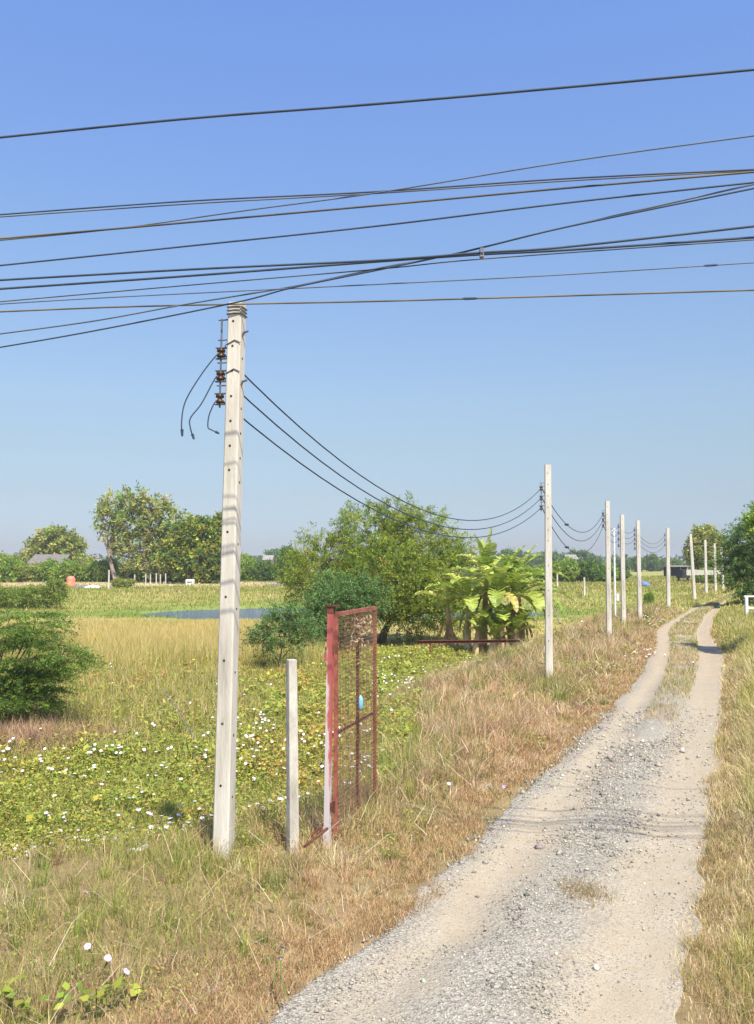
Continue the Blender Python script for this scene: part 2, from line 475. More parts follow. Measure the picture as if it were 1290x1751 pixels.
# ground sheet
gx = graded(-2500, 2500, -9, 9, 0.16)
gy = graded(-120, 4000, 2.5, 24, 0.16, 1.035)
X, Y = np.meshgrid(gx, gy)
Z = height(X, Y)
inside = (X > xl(Y) + 0.06) & (X < xr(Y) - 0.06)
Z = np.where(inside, Z - 0.05, Z)
nx, ny = len(gx), len(gy)
V = np.stack([X.ravel(), Y.ravel(), Z.ravel()], 1)
idx = np.arange(nx * ny).reshape(ny, nx)
a, b_, c_, d_ = idx[:-1, :-1].ravel(), idx[:-1, 1:].ravel(), idx[1:, 1:].ravel(), idx[1:, :-1].ravel()
T = np.concatenate([np.stack([a, b_, c_], 1), np.stack([a, c_, d_], 1)])
ground = np_mesh('ground', V, T, zone_colour(X, Y).reshape(-1, 3), ground_mat(), smooth=True)
tag(ground, kind='structure')

# the track: its own sheet just above the ground, ragged edged
ty = graded(-40, 130, 2.5, 30, 0.10, 1.03)
ts = np.linspace(0, 1, 56)
S, TY = np.meshgrid(ts, ty)
wob = lambda seed: (fbm(TY * 0 + seed, TY, 1.3, seed) - 0.5) * 0.34
XL = xl(TY) + wob(21); XR = xr(TY) + wob(33)
TX = XL + (XR - XL) * S


def strip_amount(s, y):
    """the grassy strip between the two wheel tracks"""
    a = np.interp(y, [13, 17, 25, 34, 60], [0.42, 0.38, 0.30, 0.28, 0.28])
    bb = np.interp(y, [13, 17, 25, 34, 60], [0.60, 0.64, 0.62, 0.70, 0.72])
    return sstep(a - 0.05, a + 0.04, s) * sstep(bb + 0.05, bb - 0.04, s)


TZ = 0.012 + 0.03 * np.sin(np.pi * S) ** 2 - 0.035 * (np.exp(-((S - 0.25) / 0.1) ** 2) + np.exp(-((S - 0.77) / 0.12) ** 2)) + 0.012 * (fbm(TX, TY, 3, 2) - 0.5)
TZ += 0.03 * strip_amount(S, TY) * (TY > 12.5)
TZ = np.where((S < 0.02) | (S > 0.98), TZ - 0.06, TZ)
nn = fbm(TX, TY, 1.1, 41) - 0.5
gcen = np.exp(-((S - 0.52 + nn * 0.15) / 0.15) ** 2)
gedge = np.exp(-((S - 0.03) / 0.09) ** 2) * 0.95 + np.exp(-((S - 0.98) / 0.04) ** 2) * 0.6
near = sstep(6.6, 4.6, TY)
grav = np.clip(np.maximum(gcen, gedge) + near * sstep(0.72, 0.3, S) * 0.45 + nn * 0.5, 0, 1) * sstep(30, 14, TY)
earthy = np.clip(sstep(13, 26, TY) + sstep(0.06, 0.0, S) * 0.5, 0, 1)
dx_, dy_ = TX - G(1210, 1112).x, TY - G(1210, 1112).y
tree_shade = sstep(1.0, 0.4, np.sqrt((dx_ / 0.42) ** 2 + (dy_ / 1.0) ** 2) + nn * 0.4) * 0.2  # faint tree shadow painted into the right wheel track's colour
tc_ = np.stack([grav, earthy, tree_shade], -1).reshape(-1, 3)
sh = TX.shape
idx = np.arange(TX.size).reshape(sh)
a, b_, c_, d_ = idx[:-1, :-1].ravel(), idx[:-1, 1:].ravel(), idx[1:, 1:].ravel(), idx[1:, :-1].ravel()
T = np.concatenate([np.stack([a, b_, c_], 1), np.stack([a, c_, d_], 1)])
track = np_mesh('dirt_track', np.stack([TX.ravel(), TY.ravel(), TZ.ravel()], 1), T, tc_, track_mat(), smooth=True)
tag(track, kind='structure')

# pond
mb = MB()
N = 72
ring = []
for k in range(N):
    a = 2 * math.pi * k / N
    ring.append((-2.2 + 14.0 * math.cos(a), 57.5 + 9.8 * math.sin(a), -0.76))
mb.add(ring, [tuple(range(N))])
tag(mb.build('pond_water', water_mat()), kind='structure')

# ------------------------------------------------------------------ vegetation generators
def blades(x, y, z, h, w, lean, colr, bend=0.5, az=None):
    """one curved blade (3 triangles) per point"""
    n = len(x)
    az = rng.uniform(0, 2 * np.pi, n) if az is None else az
    fa = rng.uniform(0, 2 * np.pi, n)
    dx, dy = np.cos(az), np.sin(az)
    wx, wy = np.cos(fa) * w * 0.5, np.sin(fa) * w * 0.5
    l1 = lean * (1 - bend * 0.5); l2 = np.minimum(lean * (1 + bend), 1.75)
    hx1 = np.sin(l1) * h * 0.5; hz1 = np.cos(l1) * h * 0.5
    hx2 = hx1 + np.sin(l2) * h * 0.5; hz2 = hz1 + np.cos(l2) * h * 0.5
    v = np.empty((n, 5, 3), np.float32)
    v[:, 0] = np.stack([x - wx, y - wy, z - 0.02], 1); v[:, 1] = np.stack([x + wx, y + wy, z - 0.02], 1)
    mx, my = x + dx * hx1, y + dy * hx1
    v[:, 2] = np.stack([mx - wx * 0.75, my - wy * 0.75, z + hz1], 1); v[:, 3] = np.stack([mx + wx * 0.75, my + wy * 0.75, z + hz1], 1)
    v[:, 4] = np.stack([x + dx * hx2, y + dy * hx2, np.maximum(z + hz2, z + 0.01)], 1)
    b = (np.arange(n) * 5)[:, None]
    t = np.concatenate([b + np.array([[0, 1, 3]]), b + np.array([[0, 3, 2]]), b + np.array([[2, 3, 4]])])
    return v.reshape(-1, 3), t, np.repeat(colr, 5, axis=0)


def leaves(c, nrm, along, L, W, colr):
    """diamond leaves: centre, normal-ish, direction, length, width"""
    n = len(c)
    along = along / np.maximum(np.linalg.norm(along, axis=1, keepdims=True), 1e-6)
    side = np.cross(along, nrm); side /= np.maximum(np.linalg.norm(side, axis=1, keepdims=True), 1e-6)
    L = np.asarray(L).reshape(-1, 1); W = np.asarray(W).reshape(-1, 1)
    v = np.empty((n, 4, 3), np.float32)
    v[:, 0] = c - along * L * 0.5
    v[:, 1] = c + side * W * 0.5
    v[:, 2] = c + along * L * 0.5
    v[:, 3] = c - side * W * 0.5
    b = (np.arange(n) * 4)[:, None]
    t = np.concatenate([b + np.array([[0, 1, 2]]), b + np.array([[0, 2, 3]])])
    return v.reshape(-1, 3), t, np.repeat(colr, 4, axis=0)


def merge(parts):
    vs, ts, cs = [], [], []
    o = 0
    for v, t, c in parts:
        vs.append(v); ts.append(t + o); cs.append(c); o += len(v)
    return np.concatenate(vs), np.concatenate(ts), np.concatenate(cs)


def pal(n, cols, wts=None, jit=0.18):
    cols = np.array(cols, float)
    k = rng.choice(len(cols), n, p=None if wts is None else np.array(wts) / np.sum(wts))
    return np.clip(cols[k] * (1 + rng.normal(0, jit, (n, 1))) * (1 + rng.normal(0, 0.05, (n, 3))), 0.005, 0.9)


def rdepth(n, d0, d1, p):
    """depths with density per metre ~ d**p"""
    u = rng.random(n)
    q = p + 1
    return (d0 ** q + u * (d1 ** q - d0 ** q)) ** (1 / q)


TAN = [(0.54, 0.39, 0.205), (0.46, 0.33, 0.16), (0.66, 0.51, 0.30), (0.30, 0.20, 0.10), (0.55, 0.36, 0.21)]
OLIVE = [(0.32, 0.29, 0.085), (0.40, 0.35, 0.12), (0.24, 0.25, 0.06)]
GREEN = [(0.17, 0.24, 0.035), (0.22, 0.29, 0.045), (0.12, 0.18, 0.03)]
LIME = [(0.27, 0.325, 0.048), (0.33, 0.37, 0.065), (0.19, 0.25, 0.038)]
GOLD = [(0.56, 0.42, 0.145), (0.64, 0.50, 0.20), (0.44, 0.36, 0.105)]


def mixpal(n, w, A, B):
    a = pal(n, A); b = pal(n, B)
    k = (rng.random(n) < w)[:, None]
    return np.where(k, a, b)


# --- left verge: tangled dry grass
def verge_grass():
    parts = []
    # near & middle
    n = 230000
    y = rdepth(n, 3.6, 48, -0.55)
    lo = np.maximum(xv(y) - 0.7, -0.62 * y - 2.0)
    hi = xl(y) + 0.10
    x = lo + rng.random(n) * (hi - lo)
    area_w = (hi - lo)
    keep = (rng.random(n) < np.clip(area_w / 4.2, 0.25, 1)) & (hi > lo)
    x, y = x[keep], y[keep]
    edge_d = xl(y) - x
    f = fbm(x, y, 0.9, 3)
    # thin out towards the dusty edge of the track
    keep = rng.random(len(x)) < np.clip(0.16 + edge_d / 0.75 + (f - 0.5) * 1.2, 0.04, 1)
    x, y, edge_d, f = x[keep], y[keep], edge_d[keep], f[keep]
    n = len(x)
    sc = np.clip(y / 9, 0.75, 3.2)
    tall = np.clip(edge_d / 1.0, 0.25, 1.0)
    fs = np.clip((fbm(x, y, 1.6, 303) - 0.28) / 0.45, 0, 1)
    h = (0.08 + 0.26 * rng.random(n) ** 1.6) * tall * (0.35 + 1.05 * fs) * np.clip(sc, 0.9, 1.4)
    w = 0.0042 * sc * rng.uniform(0.6, 1.5, n)
    lean = np.abs(rng.normal(0.85, 0.5, n))
    gr = vnoise(x, y, 0.55, 77) * 0.5 + vnoise(x, y, 1.9, 78) * 0.3 + vnoise(x, y, 4.5, 79) * 0.2
    gr = np.clip((gr - 0.5) * 1.6 + 0.5, 0, 1)
    wt = np.clip(0.86 - gr * 1.0 + 0.45 * sstep(1.1, 0.2, edge_d) + 0.20 * sstep(8.5, 12, y) - 0.40 * sstep(0.2, -1.6, x) * sstep(8.5, 6.5, y), 0.06, 0.95)
    wt = np.where(y < 6.6, np.clip(wt - 0.10 * sstep(-1.5, -3.0, x), 0.1, 1), wt)
    cg = mixpal(n, 0.72, OLIVE, GREEN)
    k = (rng.random(n) < wt)[:, None]
    cc = np.where(k, pal(n, TAN, [4, 4, 2.2, 2, 3]), cg)
    parts.append(blades(x, y, height(x, y), h, w, lean, cc, 0.7))
    # tufts: blades fanning from a common root, one colour per tuft
    nt_ = 5200; per = 42
    y = rdepth(nt_, 3.8, 40, -0.55)
    lo = np.maximum(xv(y) - 0.6, -0.62 * y - 1.5); hi = xl(y) - 0.12
    x = lo + rng.random(nt_) ** 0.9 * (hi - lo)
    pn = vnoise(x, y, 0.8, 511)
    ok = (hi > lo) & (rng.random(nt_) < np.clip(pn * 1.5 - 0.15, 0.05, 1))
    x, y = x[ok], y[ok]; nt_ = len(x)
    dry = rng.random(nt_) < np.clip(0.50 + (vnoise(x, y, 0.6, 77) - 0.5) * -1.2 + 0.2 * sstep(8.5, 12, y) - 0.32 * sstep(0.2, -1.6, x) * sstep(8.5, 6.5, y), 0.08, 0.9)
    tcol = np.where(dry[:, None], pal(nt_, [(0.56, 0.42, 0.23), (0.62, 0.50, 0.31), (0.46, 0.30, 0.15), (0.52, 0.36, 0.24), (0.34, 0.22, 0.11)]), pal(nt_, OLIVE + GREEN))
    size = rng.uniform(0.5, 1.3, nt_) * np.clip(y / 9, 0.9, 1.5)
    rp = lambda q: np.repeat(q, per, axis=0)
    n2 = nt_ * per
    az = rng.uniform(0, 2 * np.pi, n2); rr = np.abs(rng.normal(0, 0.035, n2)) * rp(size)
    bx, by = rp(x) + np.cos(az) * rr, rp(y) + np.sin(az) * rr
    tallq = np.clip((rp(xl(y)) - bx) / 0.9, 0.35, 1)
    parts.append(blades(bx, by, height(bx, by), rng.uniform(0.10, 0.34, n2) * rp(size) * tallq, 0.0038 * np.clip(by / 9, 0.75, 3) * rng.uniform(0.6, 1.5, n2), np.abs(rng.normal(0.65, 0.4, n2)), rp(tcol) * (1 + rng.normal(0, 0.15, (n2, 1))), 0.9, az + rng.normal(0, 0.5, n2)))
    # low broad-leaved weeds creeping through it
    m = 46000
    y = rdepth(m, 3.8, 26, -0.4)
    lo = np.maximum(xv(y) - 0.3, -0.6 * y - 1); hi = xl(y) - 0.25
    x = lo + rng.random(m) * (hi - lo)
    pn = vnoise(x, y, 0.9, 411) * 0.6 + vnoise(x, y, 2.6, 412) * 0.4
    ok = (hi > lo) & (rng.random(m) < np.clip((pn - 0.52) * 4, 0, 1))
    x, y = x[ok], y[ok]; m = len(x); sc = np.clip(y / 9, 0.7, 2.4)
    c3 = np.stack([x, y, height(x, y) + rng.uniform(0.02, 0.16, m)], 1)
    parts.append(leaves(c3, rng.normal(0, 0.5, (m, 3)) + np.array([0, -0.2, 1]), rng.normal(0, 1, (m, 3)) * np.array([1, 1, 0.5]), 0.030 * sc * rng.uniform(0.6, 1.5, m), 0.016 * sc * rng.uniform(0.6, 1.4, m), pal(m, [(0.26, 0.27, 0.06), (0.20, 0.25, 0.05), (0.34, 0.31, 0.08), (0.36, 0.22, 0.08)])))
    # long pale fallen straws lying over it
    m = 1700
    y = rdepth(m, 3.8, 30, -0.3)
    lo = np.maximum(xv(y) - 0.3, -0.6 * y - 1); hi = xl(y) - 0.15
    x = lo + rng.random(m) * (hi - lo); ok = (hi > lo)
    x, y = x[ok], y[ok]; m = len(x)
    parts.append(blades(x, y, height(x, y) + 0.06 + 0.16 * rng.random(m), rng.uniform(0.2, 0.5, m), 0.0042 * np.clip(y / 8, 0.8, 3), rng.uniform(1.0, 1.5, m), pal(m, [(0.60, 0.48, 0.32), (0.50, 0.36, 0.21), (0.66, 0.55, 0.40)]), 0.25))
    # short dead litter along the edge of the gravel
    m = 120000
    y = rdepth(m, 3.4, 34, -0.5)
    x = xl(y) + 0.05 + (fbm(y * 0 + 3.0, y, 1.1, 95) - 0.47) * 0.7 * np.clip(9 / y, 0.3, 1) + (rng.random(m) - 0.5) * 0.12 - np.abs(rng.normal(0, 0.42, m)) * np.clip(y / 8, 0.8, 1.3)
    tuft = vnoise(x, y, 3.5, 96)
    ok = rng.random(m) < np.clip((tuft - 0.22) * 2.2, 0.05, 1)
    x, y = x[ok], y[ok]; m = len(x)
    sc = np.clip(y / 9, 0.7, 3)
    parts.append(blades(x, y, height(x, y) + 0.005, rng.uniform(0.03, 0.13, m), 0.0042 * sc, rng.uniform(0.5, 1.45, m), pal(m, [(0.46, 0.28, 0.13), (0.52, 0.36, 0.19), (0.38, 0.22, 0.10), (0.58, 0.44, 0.27), (0.26, 0.22, 0.08)]), 0.5))
    o = np_mesh('dry_grass', *merge(parts), M_GRASS)
    tag(o, kind='stuff')


# --- right verge: tall yellow-green grass
def right_grass():
    parts = []
    n = 150000
    y = rdepth(n, 3.4, 46, -0.5)
    lo = xr(y) - 0.12; hi = np.maximum(xr(y) + 1.2, 0.5 * y + 1.8)
    x = lo + rng.random(n) ** 1.6 * (hi - lo)
    ed = x - xr(y)
    f = fbm(x, y, 0.8, 15)
    keep = rng.random(n) < np.clip(0.3 + ed / 0.3 + (f - 0.5), 0.05, 1)
    x, y, ed, f = x[keep], y[keep], ed[keep], f[keep]; n = len(x)
    sc = np.clip(y / 9, 0.75, 3.2)
    tallmid = 0.62 + 0.75 * sstep(7.0, 9.5, y) * sstep(30, 20, y)
    h = (0.15 + 0.38 * rng.random(n)) * np.clip(ed / 0.6, 0.22, 1.0) * (0.7 + 0.6 * f) * tallmid
    w = 0.0052 * sc * rng.uniform(0.7, 1.5, n)
    lean = np.abs(rng.normal(0.55, 0.4, n))
    drynear = np.clip(0.62 + (vnoise(x, y, 0.9, 5) - 0.5) * 1.2 - 0.22 * sstep(6, 9, y), 0.08, 0.95)
    drynear = np.where(y > 24, drynear * 0.5, drynear)
    edge_b = sstep(0.4, 0.1, ed) * 0.5
    PALE = [(0.60, 0.48, 0.27), (0.66, 0.55, 0.33), (0.50, 0.38, 0.19), (0.56, 0.44, 0.19)]
    k = (rng.random(n) < drynear + edge_b)[:, None]
    gg = mixpal(n, 0.8, [(0.40, 0.37, 0.10), (0.46, 0.41, 0.13), (0.33, 0.33, 0.08)], GREEN)
    cc = np.where(k, pal(n, PALE), gg)
    parts.append(blades(x, y, height(x, y), h, w, lean, cc, 0.6))
    m = 90000
    y = rdepth(m, 3.0, 34, -0.5)
    x = xr(y) - 0.02 - (fbm(y * 0 + 8.0, y, 1.3, 97) - 0.47) * 0.6 * np.clip(9 / y, 0.3, 1) + (rng.random(m) - 0.5) * 0.1 + np.abs(rng.normal(0, 0.34, m)) * np.clip(y / 8, 0.8, 1.3)
    tuft = vnoise(x, y, 3.5, 98)
    ok = rng.random(m) < np.clip((tuft - 0.2) * 2.2, 0.05, 1)
    x, y = x[ok], y[ok]; m = len(x)
    sc = np.clip(y / 9, 0.7, 3)
    parts.append(blades(x, y, height(x, y) + 0.005, rng.uniform(0.03, 0.14, m), 0.0042 * sc, rng.uniform(0.4, 1.4, m), pal(m, [(0.46, 0.30, 0.14), (0.52, 0.38, 0.20), (0.38, 0.24, 0.11), (0.58, 0.44, 0.27), (0.26, 0.24, 0.08), (0.2, 0.23, 0.06)]), 0.5))
    o = np_mesh('roadside_grass', *merge(parts), M_GRASS)
    tag(o, kind='stuff')


# --- grass strip between the wheel tracks and tufts in the gravel
def strip_grass():
    n = 130000
    y = rdepth(n, 12.7, 75, -0.6)
    s = rng.random(n)
    x = xl(y) + (xr(y) - xl(y)) * s
    f = fbm(x, y, 1.0, 61)
    st = strip_amount(s, y) * sstep(12.8, 14.5, y + (f - .5) * 3)
    keep = rng.random(n) < st * np.clip((f - 0.24) * 3.2, 0.06, 1)
    x, y, f = x[keep], y[keep], f[keep]; n = len(x)
    sc = np.clip(y / 9, 1, 4)
    h = (0.05 + 0.12 * rng.random(n)) * (0.4 + 1.2 * f) ; w = 0.0050 * sc
    k = (rng.random(n) < np.clip(1.0 - vnoise(x, y, 0.5, 8) * 0.95, 0.2, 0.9))[:, None]
    cc = np.where(k, pal(n, [(0.54, 0.42, 0.25), (0.46, 0.35, 0.19)]), mixpal(n, 0.6, OLIVE, GREEN))
    parts = [blades(x, y, np.full(n, 0.02), h, w, np.abs(rng.normal(0.6, 0.4, n)), cc, 0.6)]
    c = G(985, 1527)
    m = 2600
    r = rng.normal(0, 1, (m, 2)) * np.array([0.095, 0.13])
    tx, tyy = c.x + r[:, 0], c.y + r[:, 1]
    parts.append(blades(tx, tyy, np.full(m, 0.02), rng.uniform(0.02, 0.07, m), np.full(m, 0.0045), np.abs(rng.normal(0.9, 0.4, m)), pal(m, [(0.36, 0.25, 0.12), (0.28, 0.18, 0.08), (0.26, 0.22, 0.08)]), 0.5))
    o = np_mesh('track_grass', *merge(parts), M_GRASS)
    tag(o, kind='stuff')


# --- the low wet ground: creeping leafy plants
def marsh():
    parts = []
    n = 680000
    y = rdepth(n, 6.8, 30, -0.35)
    hi = xv(y) + 0.35; lo = -0.60 * y - 2.5
    x = lo + rng.random(n) * (hi - lo)
    brown_band = sstep(14.0, 18.0, y + (fbm(x, y, 0.3, 91) - 0.5) * 6) * sstep(-0.13, -0.17, x / y)
    keep = (rng.random(n) > brown_band * 0.8)
    x, y = x[keep], y[keep]; n = len(x)
    gap = vnoise(x, y, 2.2, 611) * 0.6 + vnoise(x, y, 5.5, 612) * 0.4
    keep = rng.random(n) < np.clip((gap - 0.30) * 5, 0.12, 1)
    x, y = x[keep], y[keep]; n = len(x)
    f = np.clip((fbm(x, y, 1.2, 19) - 0.25) / 0.5, 0, 1)
    z = height(x, y) + rng.random(n) ** 1.3 * (0.05 + 0.27 * f)
    sc = np.clip(y / 9, 0.8, 2.4)
    L = 0.029 * sc * np.exp(rng.normal(0, 0.4, n)); W = L * rng.uniform(0.3, 0.8, n)
    al = np.stack([rng.normal(0, 1, n), rng.normal(0, 1, n), rng.normal(0.15, 0.45, n)], 1)
    nr = np.stack([rng.normal(0, 0.5, n), rng.normal(-0.15, 0.5, n), np.ones(n)], 1)
    pt = vnoise(x, y, 0.45, 51) * 0.55 + vnoise(x, y, 1.6, 52) * 0.45
    gpatch = sstep(0.5, 0.75, vnoise(x, y, 0.28, 53) * 0.7 + vnoise(x, y, 1.1, 54) * 0.3)
    rightgreen = sstep(-0.03, 0.02, x / y)
    lime = np.clip(gpatch + rightgreen * 0.8, 0, 1)
    k1 = (rng.random(n) < np.clip(0.06 + 0.62 * lime, 0, 1))[:, None]
    base = np.where(k1, pal(n, LIME), pal(n, [(0.38, 0.34, 0.055), (0.46, 0.40, 0.075), (0.25, 0.25, 0.045), (0.32, 0.34, 0.055)]))
    k2 = (rng.random(n) < np.clip((pt - 0.40) * 1.5, 0.04, 0.40) * (1 - 0.85 * lime))[:, None]
    cc = np.where(k2, pal(n, [(0.46, 0.22, 0.06), (0.38, 0.16, 0.05), (0.52, 0.32, 0.09)]), base)
    parts.append(leaves(np.stack([x, y, z], 1), nr, al, L, W, cc))
    # stems and grass among the leaves
    m = 150000
    y = rdepth(m, 6.8, 30, -0.2)
    hi = xv(y) + 0.3; lo = -0.6 * y - 2.5
    x = lo + rng.random(m) * (hi - lo)
    sc = np.clip(y / 9, 0.8, 2.6)
    bb = sstep(13.5, 17.5, y + (fbm(x, y, 0.3, 91) - 0.5) * 6) * sstep(-0.10, -0.16, x / y)
    h = rng.uniform(0.08, 0.30, m) * (1 + 0.6 * bb)
    k = (rng.random(m) < 0.15 + 0.22 * bb)[:, None]
    cc = np.where(k, pal(m, GOLD + TAN), mixpal(m, 0.35, LIME, OLIVE))
    parts.append(blades(x, y, height(x, y), h, 0.005 * sc, np.abs(rng.normal(0.4, 0.35, m)), cc, 0.6))
    o = np_mesh('marsh_plants', *merge(parts), leaf_mat('marsh_leaf', 0.3, 0.5, 0.3))
    tag(o, kind='stuff')


# --- tall golden grass behind the marsh
def tall_grass():
    n = 170000
    y = rdepth(n, 20, 47.5, -0.2)
    lo = -0.56 * y - 3; hi = np.minimum(-0.06 * y, xv(y) - 2)
    x = lo + rng.random(n) * (hi - lo)
    d = sstep(22.0, 27.5, y + (fbm(x, y, 0.25, 31) - 0.5) * 7)
    keep = (rng.random(n) < d) & (pond_e(x, y) > 1.05)
    x, y = x[keep], y[keep]; n = len(x)
    f = fbm(x, y, 0.4, 37)
    h = rng.uniform(0.35, 0.95, n) * (0.65 + 0.55 * f) * np.interp(y, [21, 26, 31, 39, 47], [0.55, 0.95, 0.85, 0.54, 0.36]) * np.where(rng.random(n) < sstep(40, 46, y), 0.7, 1)
    w = rng.uniform(0.006, 0.014, n) * (y / 28)
    low = sstep(29, 24, y)
    k = (rng.random(n) < np.clip(0.80 - 0.35 * low + (f - 0.5) * 0.9, 0.1, 0.97))[:, None]
    cc = np.where(k, pal(n, GOLD + [(0.52, 0.43, 0.22)]), pal(n, OLIVE + LIME))
    o = np_mesh('tall_dry_grass', *blades(x, y, height(x, y), h, w, np.abs(rng.normal(0.16, 0.13, n)), cc, 0.9), M_GRASS)
    tag(o, kind='stuff')


# --- everything further off
def field_grass():
    parts = []
    n = 210000
    y = rdepth(n, 28, 170, -0.4)
    lo = -0.56 * y - 5; hi = xl(y) + 0.0
    x = lo + rng.random(n) * (hi - lo)
    e = pond_e(x, y)
    keep = (e > 1.02) & ~((y < 38) & (x < -0.06 * y)) & (rng.random(n) > 0.6 * ((y < 50) & (x < -0.02 * y)))
    x, y, e = x[keep], y[keep], e[keep]; n = len(x)
    f = fbm(x, y, 0.16, 83)
    ve = sstep(-1.5, 0.5, x - xv(y))
    h = rng.uniform(0.12, 0.42, n) * (0.5 + f) * np.clip(y / 55, 0.8, 1.4) * np.where((y < 50) & (x < 0.05 * y), 0.3, 0.55)
    w = 0.00062 * y * rng.uniform(0.7, 1.5, n)
    wet = sstep(2.6, 1.1, e)
    dry = np.clip((f - 0.38) * 1.3 + 0.12 * ve - wet, 0.04, 0.7)
    crest = sstep(92, 99, y) * sstep(125, 112, y) * (x < 4)
    k = (rng.random(n) < dry)[:, None]
    cc = np.where(k, pal(n, GOLD + TAN), np.where((rng.random(n) < wet)[:, None], pal(n, [(0.20, 0.265, 0.05), (0.26, 0.30, 0.065), (0.16, 0.215, 0.045)]), mixpal(n, 0.62, [(0.24, 0.25, 0.05), (0.29, 0.28, 0.065)], [(0.19, 0.25, 0.04), (0.15, 0.20, 0.035)])))
    keep = rng.random(n) > crest * 0.75
    kk = np.where(keep)[0]
    parts.append(blades(x[kk], y[kk], height(x[kk], y[kk]), h[kk], w[kk], np.abs(rng.normal(0.35, 0.3, len(kk))), cc[kk], 0.6))
    # right of the track, further on: shorter green turf
    n = 70000
    y = rdepth(n, 24, 120, -0.4)
    lo = xr(y); hi = 0.52 * y + 8
    x = lo + rng.random(n) * np.maximum(hi - lo, 1)
    f = fbm(x, y, 0.25, 87)
    h = rng.uniform(0.06, 0.26, n) * (0.5 + f)
    k = (rng.random(n) < np.clip(f * 0.9 - 0.18, 0.05, 0.7))[:, None]
    cc = np.where(k, pal(n, GOLD), mixpal(n, 0.5, OLIVE, GREEN))
    parts.append(blades(x, y, height(x, y), h, 0.0011 * y * rng.uniform(0.7, 1.5, n), np.abs(rng.normal(0.35, 0.3, n)), cc, 0.6))
    o = np_mesh('field_grass', *merge(parts), M_GRASS)
    tag(o, kind='stuff')


verge_grass(); right_grass(); strip_grass(); marsh(); tall_grass(); field_grass()


# --- loose gravel
def gravel():
    n = 42000
    y = rdepth(n, 3.3, 15.5, -0.75)
    s = np.where(rng.random(n) < 0.68, rng.normal(0.50, 0.14, n), np.where(rng.random(n) < 0.6, rng.normal(0.05, 0.06, n), rng.random(n)))
    near = (y < 6) & (rng.random(n) < 0.35)
    s = np.where(near, rng.random(n) * 0.75, s)
    ok = (s > -0.02) & (s < 1.02)
    s, y = s[ok], y[ok]; n = len(y)
    x = xl(y) + (xr(y) - xl(y)) * s
    keep = rng.random(n) < np.clip(0.35 + (fbm(x, y, 1.5, 71) - 0.3) * 2.2, 0.08, 1)
    x, y, s = x[keep], y[keep], s[keep]; n = len(x)
    zt = 0.012 + 0.03 * np.sin(np.pi * s) ** 2 - 0.035 * (np.exp(-((s - 0.25) / 0.1) ** 2) + np.exp(-((s - 0.77) / 0.12) ** 2))
    r = 0.0050 * np.exp(rng.normal(0, 0.5, n)) * np.clip(y / 7, 0.9, 1.6)
    base = np.array([[1, 0, 0], [0, 1, 0], [-1, 0, 0], [0, -1, 0], [0, 0, 0.8], [0, 0, -0.5]], float)
    v = base[None] * rng.uniform(0.6, 1.35, (n, 6, 1)) * r[:, None, None]
    ang = rng.uniform(0, 6.28, n)
    c, sn = np.cos(ang)[:, None], np.sin(ang)[:, None]
    vx = v[..., 0] * c - v[..., 1] * sn; vy = v[..., 0] * sn + v[..., 1] * c
    out = np.stack([vx + x[:, None], vy + y[:, None], v[..., 2] + (zt + r * 0.25)[:, None]], -1).reshape(-1, 3)
    b = (np.arange(n) * 6)[:, None]
    t = np.concatenate([b + np.array([q]) for q in ((0, 1, 4), (1, 2, 4), (2, 3, 4), (3, 0, 4), (1, 0, 5), (2, 1, 5), (3, 2, 5), (0, 3, 5))])
    cc = pal(n, [(0.31, 0.28, 0.225), (0.23, 0.21, 0.175), (0.37, 0.335, 0.27), (0.15, 0.14, 0.125), (0.44, 0.40, 0.325)], [4, 3, 3, 1.2, 1.0])
    m, nt, bs, out_ = new_mat('gravel_stone')
    at = nd(nt, 'ShaderNodeAttribute'); at.attribute_name = 'col'
    nt.links.new(at.outputs['Color'], bs.inputs['Base Color']); bs.inputs['Roughness'].default_value = 0.9
    tag(np_mesh('gravel', out, t, np.repeat(cc, 6, axis=0), m), kind='stuff')


gravel()


# ------------------------------------------------------------------ trees and shrubs
def rand_dir(n):
    v = rng.normal(0, 1, (n, 3))
    return v / np.linalg.norm(v, axis=1, keepdims=True)


